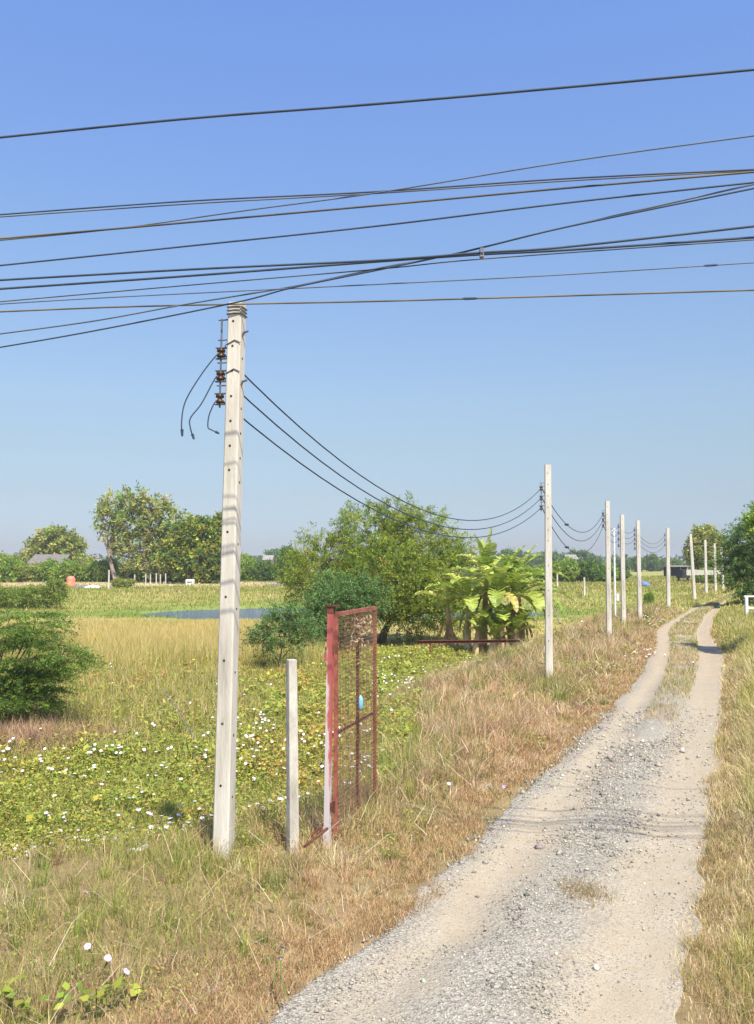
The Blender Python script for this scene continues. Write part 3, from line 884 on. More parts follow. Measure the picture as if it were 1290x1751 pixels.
def crown(lobes, n_twig, per, L, W, tlen, cols, up=0.25, droop=0.3, flat=1.0, shell=0.45, wts=None, spread=0.5):
    """leafy twigs through ellipsoid lobes; returns arrays and twig lines"""
    vol = np.array([(l[3] * l[4] * l[5]) ** (0.75) for l in lobes]); vol /= vol.sum()
    k = rng.choice(len(lobes), n_twig, p=vol)
    lb = np.array(lobes, float)[k]
    d = rand_dir(n_twig)
    r = rng.uniform(shell, 1.0, n_twig) ** 0.6
    st = lb[:, :3] + d * lb[:, 3:6] * r[:, None]
    out = d * np.array([1, 1, flat]) + rng.normal(0, spread, (n_twig, 3)) * np.array([1, 1, flat]) + np.array([0, 0, up])
    out /= np.linalg.norm(out, axis=1, keepdims=True)
    tl = tlen * rng.uniform(0.5, 1.4, n_twig)
    t = rng.random((n_twig, per))
    pos = st[:, None] + out[:, None] * (t * tl[:, None])[..., None]
    pos[..., 2] -= droop * tl[:, None] * t ** 2
    pos += rng.normal(0, 1, pos.shape) * (L * 0.45) * np.array([1, 1, 0.55 + 0.45 * flat])
    n = n_twig * per
    tw_col = pal(n_twig, np.array(cols) * np.array([2.0, 2.2, 1.5]), wts, 0.18)
    cc = np.repeat(tw_col, per, axis=0) * (1 + rng.normal(0, 0.16, (n, 1)))
    al = np.repeat(out, per, axis=0) + rng.normal(0, 0.75, (n, 3))
    nr = rand_dir(n) + np.array([0, -0.15, 0.9])
    ll = L * rng.uniform(0.6, 1.4, n); ww = W * rng.uniform(0.6, 1.4, n)
    v, tr, c = leaves(pos.reshape(-1, 3), nr, al, ll, ww, np.clip(cc, 0.004, 0.8))
    lines = np.stack([st, st + out * tl[:, None] - np.stack([np.zeros(n_twig), np.zeros(n_twig), droop * tl], 1)], 1)
    return (v, tr, c), lines


def limbs(mb, base, lobes, r0, fork, lines, n_line, r_tw, bend=0.12):
    """trunk to a fork, limbs into each lobe, a few twigs"""
    fk = Vector(fork)
    p0 = Vector(base)
    mid = (p0 + fk) / 2 + Vector((random.uniform(-bend, bend), random.uniform(-bend, bend), 0))
    mb.tube([p0 - Vector((0, 0, 0.25)), p0 + Vector((0, 0, 0.05)), mid, fk], [r0 * 1.35, r0 * 1.1, r0 * 0.85, r0 * 0.7], 9)
    ends = []
    for l in lobes:
        e = Vector(l[:3])
        m1 = fk.lerp(e, 0.5) + Vector((random.uniform(-1, 1), random.uniform(-1, 1), random.uniform(0, 0.6))) * 0.12 * (e - fk).length
        mb.tube([fk - Vector((0, 0, 0.03)), m1, e], [r0 * 0.55, r0 * 0.34, r0 * 0.14], 6)
        ends.append((m1, e))
    for q in range(min(n_line, len(lines))):
        s, e = Vector(lines[q][0]), Vector(lines[q][1])
        src = min((x for pr in ends for x in pr), key=lambda w: (w - s).length)
        mb.tube([src, src.lerp(s, 0.6) + Vector((0, 0, 0.05)), s, s.lerp(e, 0.9)], [r_tw * 1.6, r_tw * 1.2, r_tw, r_tw * 0.4], 4)


def tree(name, label, cat, base, lobes, fork, r0, n_twig, per, L, W, tlen, cols, group=None, bark=None, n_line=60, r_tw=0.012, **kw):
    root = empty(name, base, label, cat, group)
    arr, lines = crown(lobes, n_twig, per, L, W, tlen, cols, **kw)
    np_mesh('crown', *arr, M_LEAF, root)
    mb = MB()
    limbs(mb, (0, 0, 0), lobes, r0, fork, lines, n_line, r_tw)
    mb.build('trunk', bark or M_BARK, root)
    return root


def on_ground(px, d):
    x = (px - 645) / F * d / CP * CP
    return Vector((P(px, 965, d).x, d, hz(P(px, 965, d).x, d)))


ACAC = [(0.115, 0.135, 0.03), (0.15, 0.165, 0.036), (0.085, 0.11, 0.026), (0.19, 0.185, 0.045), (0.20, 0.145, 0.05)]
DARKG = [(0.05, 0.085, 0.022), (0.07, 0.11, 0.028), (0.04, 0.065, 0.02), (0.09, 0.12, 0.035)]
BLUEG = [(0.075, 0.115, 0.05), (0.06, 0.095, 0.042), (0.095, 0.135, 0.055)]
MIDG = [(0.10, 0.15, 0.03), (0.13, 0.17, 0.036), (0.075, 0.12, 0.027), (0.16, 0.17, 0.04)]
DRYG = [(0.17, 0.165, 0.055), (0.14, 0.15, 0.045), (0.21, 0.18, 0.075), (0.11, 0.13, 0.035)]


def lob(b, items, d):
    """lobes given as photograph x, y of the centre, half width and half height in photograph pixels, and depth offset"""
    r = []
    for px, py, rw, rh, dd in items:
        c = P(px, py, d + dd)
        s = d / F
        r.append((c.x - b.x, c.y - b.y, c.z - b.z, rw * s, rw * s * 0.9, rh * s))
    return r


# the broad feathery tree in the middle
b = on_ground(652, 34)
tree('acacia_tree', 'broad feathery olive-green tree with a low forked trunk in the middle, behind the red gate', 'tree', b,
     lob(b, [(640, 925, 70, 62, 0), (560, 965, 62, 55, -0.6), (720, 935, 62, 62, 0.3), (765, 985, 48, 60, 0), (700, 1000, 60, 55, -1.2), (590, 1010, 55, 45, 0.6), (660, 985, 75, 60, -1.4), (530, 995, 38, 45, 0.4), (740, 1035, 50, 36, -0.4), (690, 895, 40, 38, 0.2), (790, 950, 26, 40, 0.4), (785, 1045, 34, 30, 0.2), (700, 1062, 40, 22, 0.8), (560, 1055, 46, 26, 0.8)], 34),
     (0.35, -0.2, 0.9), 0.16, 3400, 40, 0.105, 0.030, 0.66, ACAC, wts=[4, 4, 3, 1.2, 0.15], up=0.30, droop=0.35, n_line=160, r_tw=0.011, shell=0.3)
# blue-green shrub overlapping its left foot
b = on_ground(585, 30)
tree('feathery_shrub', 'dusty blue-green bush at the left foot of the broad tree, behind the red gate', 'shrub', b,
     lob(b, [(590, 1040, 52, 40, 0), (545, 1055, 32, 34, -0.3), (620, 1020, 40, 34, 0.2), (570, 1010, 34, 28, 0.4)], 30),
     (0, 0, 0.4), 0.05, 900, 30, 0.09, 0.032, 0.42, BLUEG, up=0.3, droop=0.3, n_line=50, r_tw=0.008, shell=0.25)
b = on_ground(478, 24.5)
tree('feathery_shrub', 'small open grey-green bush right of the nearest pole, above the short concrete post', 'shrub', b,
     lob(b, [(478, 1082, 36, 30, 0), (448, 1095, 22, 22, -0.2), (512, 1078, 28, 30, 0.2), (490, 1055, 30, 20, 0)], 24.5),
     (0.02, 0, 0.3), 0.03, 420, 24, 0.075, 0.026, 0.40, BLUEG, up=0.35, droop=0.2, n_line=60, r_tw=0.007, shell=0.2)
# big layered bush at the left edge
b = on_ground(20, 16.0)
items = [(-45, 1110, 26, 34, 0.2), (-5, 1175, 34, 16, 0)]
for k in range(30):
    py = 1040 + 170 * ((k + random.random()) / 30) ** 0.9
    ext = np.interp(py, [1040, 1065, 1090, 1128, 1150, 1175, 1200, 1215], [85, 105, 120, 166, 128, 115, 105, 70]) - random.uniform(0, 1) ** 1.4 * 80
    rw = random.uniform(20, 48)
    items.append((ext - rw, py, rw, random.uniform(3, 7), random.uniform(-0.9, 0.9)))
tree('layered_bush', 'large dark green layered bush leaning in from the left edge over the marsh', 'bush', b,
     lob(b, items, 16),
     (-0.3, 0, 0.35), 0.045, 1650, 40, 0.052, 0.014, 0.48, [(0.062, 0.098, 0.026), (0.085, 0.12, 0.031), (0.046, 0.075, 0.020), (0.13, 0.155, 0.042)], up=-0.02, droop=0.12, flat=0.08, n_line=150, r_tw=0.0045, shell=0.2)
b = on_ground(70, 62)
tree('green_bush', 'yellowish green bush on the far bank, left of the orange-red bundle', 'bush', b,
     lob(b, [(62, 1020, 34, 11, 0), (94, 1010, 17, 16, 0), (22, 1024, 30, 10, 0), (-18, 1020, 34, 12, 0)], 62),
     (0, 0, 0.3), 0.06, 800, 24, 0.15, 0.06, 0.6, [(0.10, 0.125, 0.03), (0.08, 0.11, 0.027), (0.13, 0.14, 0.038)], n_line=30)

# far bank: the tall half bare tree and its neighbours
b = on_ground(200, 112)
tree('tall_tree', 'tall thin-leaved tree with pale crooked trunk on the far bank, left of the nearest pole', 'tree', b,
     lob(b, [(200, 862, 24, 20, 0), (232, 856, 26, 16, 0), (265, 868, 26, 18, 0), (290, 890, 20, 20, 0), (188, 892, 16, 20, 0), (225, 892, 28, 22, 0), (262, 905, 26, 22, 0), (205, 925, 18, 18, 0), (240, 935, 26, 20, 0), (278, 935, 22, 24, 0.5), (178, 880, 10, 20, 0), (255, 960, 26, 20, 0)], 112),
     (-1.0, 0, 3.8), 0.30, 640, 17, 0.46, 0.20, 1.3, [(0.14, 0.165, 0.05), (0.18, 0.175, 0.06), (0.10, 0.135, 0.055), (0.22, 0.19, 0.085)], bark=M_PALEBARK, n_line=220, r_tw=0.055, shell=0.35)
b = on_ground(325, 108)
tree('dense_tree', 'dense yellow-topped tree right of the tall thin tree, partly behind the nearest pole', 'tree', b,
     lob(b, [(325, 915, 30, 28, 0), (352, 925, 30, 38, 0.4), (305, 950, 28, 30, 0), (345, 960, 38, 34, 0), (380, 915, 18, 40, 0.6), (372, 965, 24, 30, 0)], 108),
     (0, 0, 2), 0.25, 1300, 26, 0.42, 0.22, 0.9, [(0.16, 0.165, 0.035), (0.08, 0.11, 0.028), (0.06, 0.085, 0.024), (0.20, 0.19, 0.04)], n_line=40, r_tw=0.04, shell=0.2)
b = on_ground(96, 150)
tree('round_tree', 'round-headed grey-green tree behind the grey-roofed house', 'tree', b,
     lob(b, [(95, 925, 34, 20, 0), (115, 935, 28, 22, 0), (75, 940, 28, 20, 0), (95, 950, 40, 20, 0)], 150),
     (0, 0, 2.5), 0.3, 900, 24, 0.5, 0.28, 1.0, DRYG, n_line=30, r_tw=0.05, shell=0.2)
b = on_ground(1200, 118)
tree('round_tree', 'olive round-headed tree behind the last poles, left of the dark tree', 'tree', b,
     lob(b, [(1205, 922, 24, 20, 0), (1222, 938, 18, 20, 0), (1192, 945, 18, 18, 0), (1210, 955, 26, 20, 0)], 118),
     (0, 0, 2.5), 0.25, 900, 24, 0.36, 0.18, 0.8, DRYG, n_line=30, r_tw=0.04, shell=0.2)
b = on_ground(1318, 50)
tree('dark_tree', 'dark green layered tree cut off by the right edge, over the bend of the track', 'tree', b,
     lob(b, [(1320, 900, 52, 34, 0), (1285, 925, 36, 24, -0.5), (1275, 965, 40, 26, 0), (1320, 960, 60, 40, 0.5), (1280, 1000, 34, 20, 0), (1330, 1010, 50, 24, 0), (1350, 880, 40, 40, 0), (1262, 940, 22, 16, 0)], 50),
     (0, 0, 1.2), 0.2, 1500, 30, 0.17, 0.05, 0.85, DARKG, up=0.2, droop=0.25, flat=0.5, n_line=120, r_tw=0.016, shell=0.25)


# a slim tree on the right verge, just past the edge of the view; its crown shades the right wheel track
g = G(1210, 1112)
b = Vector((g.x + 1.25, g.y - 2.2, hz(g.x + 1.25, g.y - 2.2)))
tree('young_tree', 'slim young tree on the right verge whose crown shades the right wheel track', 'tree', b,
     [(-0.25, -0.35, 3.3, 0.36, 0.75, 0.35), (-0.2, 0.35, 3.6, 0.36, 0.75, 0.35), (0.0, 0.0, 3.95, 0.35, 0.5, 0.35), (0.35, 0.1, 3.5, 0.4, 0.6, 0.3)],
     (0, 0, 2.5), 0.06, 420, 26, 0.10, 0.045, 0.3, MIDG, n_line=30, r_tw=0.008)


# hedge shrubs, far off: prototypes, then individual copies
def proto_shrub(name, cols, seed):
    lobes = [(random.uniform(-1.2, 1.2), random.uniform(-0.8, 0.8), random.uniform(0.7, 1.7), random.uniform(0.6, 1.1), random.uniform(0.6, 1.0), random.uniform(0.5, 0.9)) for _ in range(7)]
    arr, lines = crown(lobes, 700, 16, 0.26, 0.13, 0.5, cols, shell=0.2)
    root = empty(name, (0, 0, 0), 'x', 'shrub')
    np_mesh('crown', *arr, M_LEAF, root)
    mb = MB(); limbs(mb, (0, 0, 0), lobes, 0.07, (0, 0, 0.35), lines, 20, 0.02); mb.build('trunk', M_BARK, root)
    return root


protos = {}
used = set()


def shrub(kind, px, d, w, h, label, group, cat='shrub', dz=0.0):
    """w,h: photograph pixels across and high"""
    p = protos[kind]
    o = p if kind not in used else copy_tree(p)
    used.add(kind)
    s = d / F
    c = on_ground(px, d)
    o.location = (c.x, c.y, c.z + dz)
    o.scale = (w * s / 4.2, w * s / 4.2, h * s / 2.6)
    o.rotation_euler = (0, 0, random.uniform(0, 6.28))
    tag(o, label, cat, group)
    return o


protos['mid'] = proto_shrub('hedge_shrub', MIDG, 1)
protos['dry'] = proto_shrub('scrub_shrub', DRYG, 2)
protos['dark'] = proto_shrub('bushy_tree', DARKG, 3)
LH = 'green shrub in the hedge along the far left bank'
for px, d, w, h, k in [(-40, 118, 90, 42, 'mid'), (12, 116, 70, 50, 'mid'), (48, 120, 60, 40, 'dry'), (80, 119, 60, 40, 'mid'), (118, 117, 64, 40, 'mid'), (150, 121, 60, 44, 'dry'), (178, 116, 50, 44, 'mid'), (20, 140, 60, 56, 'dry'), (135, 150, 60, 52, 'dry'), (160, 118, 50, 36, 'mid')]:
    shrub(k, px, d, w, h, LH, 'shrubs of the far left hedge')
for px, d, w, h, k in [(230, 122, 70, 44, 'dry'), (272, 118, 70, 40, 'dry'), (300, 116, 60, 50, 'dark')]:
    shrub(k, px, d, w, h, 'shrub under the tall thin-leaved tree on the far bank', 'shrubs under the tall tree')
for px, d, w, h, k in [(425, 125, 60, 46, 'mid'), (455, 122, 56, 40, 'dark'), (402, 122, 50, 50, 'mid'), (385, 120, 40, 44, 'dark')]:
    shrub(k, px, d, w, h, 'shrub of the hedge between the nearest pole and the broad tree', 'shrubs left of the broad tree')
shrub('dark', 498, 95, 50, 78, 'dark bushy tree rising just left of the broad feathery tree', None, 'tree')
for px, d, w, h, k in [(900, 130, 60, 30, 'dark'), (935, 118, 70, 36, 'mid'), (968, 115, 70, 44, 'mid'), (1000, 116, 66, 42, 'dark'), (1030, 118, 60, 34, 'mid'), (870, 120, 60, 44, 'mid'), (1055, 122, 40, 26, 'dark')]:
    shrub(k, px, d, w, h, 'shrub of the green hedge between the banana plants and the row of far poles', 'shrubs of the middle hedge')
for px, d, w, h in [(1088, 260, 36, 30), (1112, 270, 36, 34), (1128, 280, 30, 24), (985, 300, 60, 40), (1010, 300, 50, 34), (1150, 300, 40, 22), (1060, 290, 50, 26), (940, 320, 70, 36), (880, 320, 80, 40), (620, 330, 90, 46), (480, 340, 90, 40), (300, 340, 120, 50)]:
    shrub('dark', px, d, w, h, 'far dark green tree on the hazy skyline', 'trees on the skyline', 'tree')
for px, d, w, h in [(1195, 108, 30, 26), (1218, 106, 34, 30), (1240, 100, 30, 26)]:
    shrub('mid', px, d, w, h, 'light green shrub behind the pale rail near the last poles', 'shrubs behind the pale rail')
for px, d, w, h in [(1112, 60, 16, 26), (995, 50, 12, 22)]:
    pass
shrub('mid', 1108, 58, 22, 34, 'low leafy shrub beside the blue tarpaulin, right of the fifth pole', None)
shrub('dry', 212, 92, 40, 20, 'low greyish scrub in front of the white cart on the far bank', None)
# distant wood reaching round the horizon as one mass
n = 26000
ang = rng.uniform(-1.25, 1.25, n)
dist = rng.uniform(380, 470, n)
wx, wy = np.sin(ang) * dist, np.cos(ang) * dist
top = 2.0 + 4.5 * fbm(wx, wy, 0.03, 44) + 2.0 * vnoise(wx, wy, 0.12, 45)
wz = 0.3 + rng.random(n) ** 0.8 * top
nr = rand_dir(n) + np.array([0, -0.3, 0.7])
tag(np_mesh('distant_wood', *leaves(np.stack([wx, wy, wz], 1), nr, rand_dir(n), rng.uniform(1.0, 2.6, n), rng.uniform(0.8, 1.6, n), pal(n, DARKG + MIDG)), M_LEAF), kind='stuff')


# ------------------------------------------------------------------ banana plants
def banana_leaf(L, W, az, el, curl, col, parent, start, dry=False):
    n = 22
    pts = []
    p = Vector((0, 0, 0)); e = el
    for k in range(n + 1):
        pts.append(p.copy())
        p = p + Vector((math.cos(e), 0, math.sin(e))) * (L / n)
        e -= curl / n * (0.5 + 1.2 * k / n)
    vs, ts, cs = [], [], []
    rot = Matrix.Rotation(az, 3, 'Z')
    yv_ = Vector((0, 1, 0))
    for k in range(n):
        t0, t1 = k / n, (k + 1) / n
        f = lambda t: W * 0.5 * (0.10 if t < 0.14 else max(0.0, math.sin(math.pi * min(1, (t - 0.10) / 0.9)) ** 0.55))
        d = (pts[k + 1] - pts[k]).normalized()
        up = d.cross(yv_) * -1
        for s in (-1, 1):
            dr = (0.30 + random.uniform(-0.18, 0.22)) if not dry else random.uniform(0.6, 1.3)
            gap = random.uniform(0.1, 0.45) if random.random() < 0.25 else 0
            w0, w1 = f(t0), f(t1) * (1 - gap * 0.4)
            o0 = yv_ * s * math.cos(dr) - up * math.sin(dr)
            q = [pts[k], pts[k + 1], pts[k + 1] + o0 * w1 - d * gap * L / n * 0.8, pts[k] + o0 * w0]
            b0 = len(vs)
            vs += [start + rot @ a for a in q]
            ts += [(b0, b0 + 1, b0 + 2), (b0, b0 + 2, b0 + 3)] if s > 0 else [(b0, b0 + 2, b0 + 1), (b0, b0 + 3, b0 + 2)]
            j = random.uniform(0.82, 1.2)
            cs += [[c * j for c in col]] * 4
    return np_mesh('dry_leaf' if dry else 'leaf', np.array([tuple(v) for v in vs]), np.array(ts), np.array(cs), M_BANANA, parent)


BL = [(0.36, 0.43, 0.075), (0.42, 0.47, 0.095), (0.29, 0.37, 0.06), (0.46, 0.49, 0.12), (0.22, 0.31, 0.055)]


def banana(px, d, H, leaf_specs, label):
    b = on_ground(px, d)
    root = empty('banana_plant', b, label, 'banana plant', 'banana plants beside the broad tree')
    mb = MB()
    lx = random.uniform(-0.15, 0.15)
    mb.tube([(0, 0, -0.1), (lx * 0.3, 0, H * 0.4), (lx, 0, H)], [0.14, 0.115, 0.07], 9)
    mb.build('stem', M_PSEUDO, root)
    for az, el, L, W, curl, yel in leaf_specs:
        col = random.choice(BL) if not yel else (0.48, 0.41, 0.11)
        banana_leaf(L * (0.75 if H < 1.3 else 1), W * (0.85 if H < 1.3 else 1), R(az), R(el), R(curl), col, root, Vector((lx, 0, H - 0.05)))
    for k in range(5):
        banana_leaf(random.uniform(0.8, 1.3), 0.18, random.uniform(0, 6.28), R(random.uniform(-72, -45)), R(35), (random.uniform(0.34, 0.52), 0.31, 0.17), root, Vector((lx, 0, H - 0.25 - 0.1 * k)), True)
    return root


def rs(n, lo=-5, hi=75):
    return [(k * 137.5 + random.uniform(-20, 20), lo + (hi - lo) * ((k + random.random()) / n) ** 0.8, random.uniform(1.2, 1.8), random.uniform(0.50, 0.64), random.uniform(45, 95), False) for k in range(n)]


banana(772, 30.5, 1.5, rs(6) + [(190, 80, 1.3, 0.4, 20, False)], 'leftmost banana plant, half lost in the foliage of the broad tree')
banana(798, 29.5, 1.9, rs(10), 'banana plant with its stem close against the broad tree')
banana(826, 30.0, 2.5, rs(11, 5, 80) + [(20, 86, 1.9, 0.34, 8, False), (200, 80, 1.6, 0.4, 14, False), (120, 84, 1.5, 0.3, 10, False)], 'banana plant with upright spear leaves above the rest')
banana(850, 29.0, 2.15, rs(11) + [(-10, 42, 2.2, 0.5, 80, False), (8, 70, 1.9, 0.45, 30, False), (-70, 5, 1.5, 0.36, 75, True)], 'banana plant in the middle of the clump with one yellow hanging leaf')
banana(872, 30.5, 2.4, rs(11, 0, 80) + [(-5, 34, 2.1, 0.5, 75, False), (10, 68, 1.7, 0.45, 25, False)], 'banana plant with long leaves reaching up and right')
banana(893, 29.3, 2.0, rs(10, -10, 70) + [(-8, 22, 2.0, 0.5, 70, False), (-30, 12, 1.9, 0.5, 85, False), (-50, 5, 1.7, 0.5, 85, False)], 'rightmost banana plant, leaves drooping behind the second pole')

banana(812, 28.9, 0.95, rs(6, 15, 82), 'low banana sucker at the left front of the clump, just behind the beam')
banana(838, 28.4, 0.65, rs(5, 25, 85), 'smallest banana sucker, in front of the middle stems')
banana(862, 28.6, 1.10, rs(7, 15, 82), 'broad-leaved banana sucker in front of the right stems')
banana(884, 28.5, 0.85, rs(6, 20, 84), 'low banana sucker nearest the second pole')

# ------------------------------------------------------------------ utility poles
def pole_rings(zs, w0, w1, H, ch=0.18):
    r = []
    for z in zs:
        w = (w0 + (w1 - w0) * z / H) / 2
        c = w * ch
        r.append([Vector(q) for q in ((-w + c, -w, z), (w - c, -w, z), (w, -w + c, z), (w, w - c, z), (w - c, w, z), (-w + c, w, z), (-w, w - c, z), (-w, -w + c, z))])
    return r


def insulator(root, z, x):
    mb = MB(); mb.tube([(x, 0, z - 0.036), (x, 0, z - 0.03), (x, 0, z - 0.012), (x, 0, z - 0.01)], [0.030, 0.036, 0.036, 0.022], 12)
    mb.tube([(x, 0, z + 0.010), (x, 0, z + 0.012), (x, 0, z + 0.03), (x, 0, z + 0.036)], [0.022, 0.036, 0.036, 0.030], 12)
    mb.mi = 1
    mb.tube([(x, 0, z - 0.0105), (x, 0, z), (x, 0, z + 0.0105)], [0.024, 0.020, 0.024], 12)
    return mb.build('insulator', [M_INSUL, M_INSUL2], root)


def make_pole(name, loc, H, w0, w1, rz, label, n_ins, holes, zr0, sp, group, straps=False, xoff=0.115, tilt=0.0):
    root = empty(name, loc, label, 'utility pole', group, rz)
    root.rotation_euler = (0, tilt, rz)
    mb = MB()
    mb.loft(pole_rings([-0.3, H * 0.25, H * 0.5, H * 0.75, H - 0.02, H], w0, w1, H))
    mb.mi = 1
    for z in holes:
        w = (w0 + (w1 - w0) * z / H) / 2
        mb.disc((-w * 0.10, -w, z), (0, -1, 0), 0.011, 8, 0.002)
        mb.disc((w, -w * 0.1, z - 0.10), (1, 0, 0), 0.011, 8, 0.002)
    mb.build('shaft', [M_CONC, M_HOLE], root)
    if n_ins:
        wt = (w0 + (w1 - w0) * 0.9) / 2
        x = -(wt + xoff - 0.04)
        mb = MB()
        top = zr0 + (0.30 if straps else 0.12)
        mb.tube([(x, 0, zr0 - sp * (n_ins - 1) - 0.075), (x, 0, top)], 0.008, 7)
        for k in range(n_ins):
            z = zr0 - k * sp
            mb.box((x - 0.045, -0.018, z + 0.042), (-wt + 0.01, 0.018, z + 0.050))
            mb.box((x - 0.045, -0.018, z - 0.050), (-wt + 0.01, 0.018, z - 0.042))
            mb.tube([(x - 0.03, 0, z + 0.115), (-wt + 0.01, 0, z + 0.115)], 0.006, 6)
        if straps:
            mb.tube([(x - 0.03, 0, top - 0.01), (-wt + 0.01, 0, top - 0.01)], 0.007, 6)
        rack = mb.build('insulator_rack', M_STEEL, root)
        for k in range(n_ins):
            insulator(rack, zr0 - k * sp, x)
    return root


GP = 'concrete poles in a row along the left side of the track'
# nearest pole: base seen at (387,1465), top at (406,520)
D1 = 7.4
p1b = on_ground(387, D1); top1 = P(407, 520, D1)
H1 = top1.z - p1b.z
tilt1 = math.atan2(top1.x - p1b.x, H1)
holes = []
for py in (553, 595, 637, 680, 722, 764, 805, 910, 1020, 1128, 1235, 1340):
    holes.append(P(395, py, D1).z - p1b.z)
z_ins = [P(380, py, D1).z - p1b.z for py in (604, 643, 685)]
pole1 = make_pole('utility_pole', p1b, H1, 0.143, 0.121, R(-14), 'nearest and tallest concrete pole, with three spool rack, left of the red gate', 3, holes, z_ins[0], z_ins[0] - z_ins[1], GP, True)
pole1.rotation_euler = (0, tilt1 , R(-14))
# steel straps round its head and the two bracket hooks
mb = MB()
for z, e in ((H1 - 0.045, 0.005), (H1 - 0.075, 0.004), (H1 - 0.105, 0.006)):
    w = 0.122 / 2 + 0.004
    for a, c in (((-w, -w), (w, -w)), ((w, -w), (w, w)), ((w, w), (-w, w)), ((-w, w), (-w, -w))):
        mb.tube([(a[0], a[1], z), ((a[0] + c[0]) / 2 * 1.0, (a[1] + c[1]) / 2, z + 0.004), (c[0], c[1], z)], e, 6)
mb.build('strap', M_STEEL, pole1)
for zz in (H1 - 0.26, H1 - 0.68):
    mb = MB()
    mb.tube([(0.060, -0.02, zz - 0.03), (0.076, -0.02, zz), (0.116, -0.02, zz + 0.010)], [0.012, 0.011, 0.008], 6)
    mb.build('hook_bracket', M_STEEL, pole1)
for zz in (z_ins[0] + 0.05, z_ins[1] + 0.0):
    mb = MB(); w = 0.125 / 2 + 0.003
    mb.tube([(-w - 0.03, -w * 0.2, zz), (-w, -w, zz + 0.005), (w * 0.2, -w - 0.002, zz + 0.045), (w, -w, zz + 0.02)], 0.0045, 5)
    mb.build('tie_wire', M_STEEL, pole1)

# (px of foot, px of head, py of head, depth, insulators, first spool py, last spool py, width px)
rows = [(937, 937, 795, 18.4, 3, 835, 868, 'second pole from the camera, in front of the banana leaves', 13.5),
        (1040, 1039, 857, 27.6, 3, 879, 899, 'third pole from the camera, left of the thin white pipe', 9),
        (1065, 1064, 880, 34.6, 4, 900, 933, 'fourth pole from the camera, just right of the thin white pipe', 8),
        (1093, 1091, 890, 38.0, 5, 906, 938, 'fifth pole from the camera, in front of the blue tarpaulin', 7.4),
        (1142, 1142, 903, 48.5, 3, 915, 932, 'sixth pole from the camera, left of the dark shed', 6.6),
        (1187, 1181, 913, 60.5, 0, 0, 0, 'seventh pole from the camera, leaning, where the pale rail begins', 5.4),
        (1207, 1206, 923, 72.0, 0, 0, 0, 'eighth pole from the camera, crossing the pale rail', 4.6),
        (1223, 1222, 929, 78.0, 0, 0, 0, 'ninth pole from the camera, second from the end of the row', 4.2),
        (1236, 1233, 935, 84.0, 0, 0, 0, 'tenth and farthest pole, at the right end of the pale rail', 4.4)]
poles = [pole1]
spools = [[pole1, z_ins]]
for fx, tx, typ, d, ni, s0, s1, lb, wpx in rows:
    bb = on_ground(fx, d); tp = P(tx, typ, d); H = tp.z - bb.z
    hs = [H - 0.18 - k * 0.24 for k in range(6)] + [H - 1.6 - 0.52 * k for k in range(5)]
    w = 0.84 * wpx * d / F
    zi = []
    if ni:
        za = P(fx, s0, d).z - bb.z; zb = P(fx, s1, d).z - bb.z
        zi = [za + (zb - za) * k / (ni - 1) for k in range(ni)]
    p = make_pole('utility_pole', bb, H, w * 1.08, w * 0.92, R(-6), lb + ' in the row', ni, [h for h in hs if h > 0.4], zi[0] if ni else 0, (zi[0] - zi[1]) if ni else 0, GP)
    p.rotation_euler = (0, math.atan2(tp.x - bb.x, H), R(-6))
    poles.append(p); spools.append([p, zi])

bpy.context.view_layer.update()


def spool_pt(i, k):
    p, zi = spools[i]
    x = [g for c in p.children if c.name.startswith('insulator_rack') for g in c.children]
    xo = np.mean([v.co.x for v in x[0].data.vertices]) if x else -0.1
    return p.matrix_world @ Vector((xo, 0, zi[min(k, len(zi) - 1)]))


def sag_line(a, b, sag, n=26):
    return [a.lerp(b, t / n) - Vector((0, 0, sag * 4 * (t / n) * (1 - t / n))) for t in range(n + 1)]


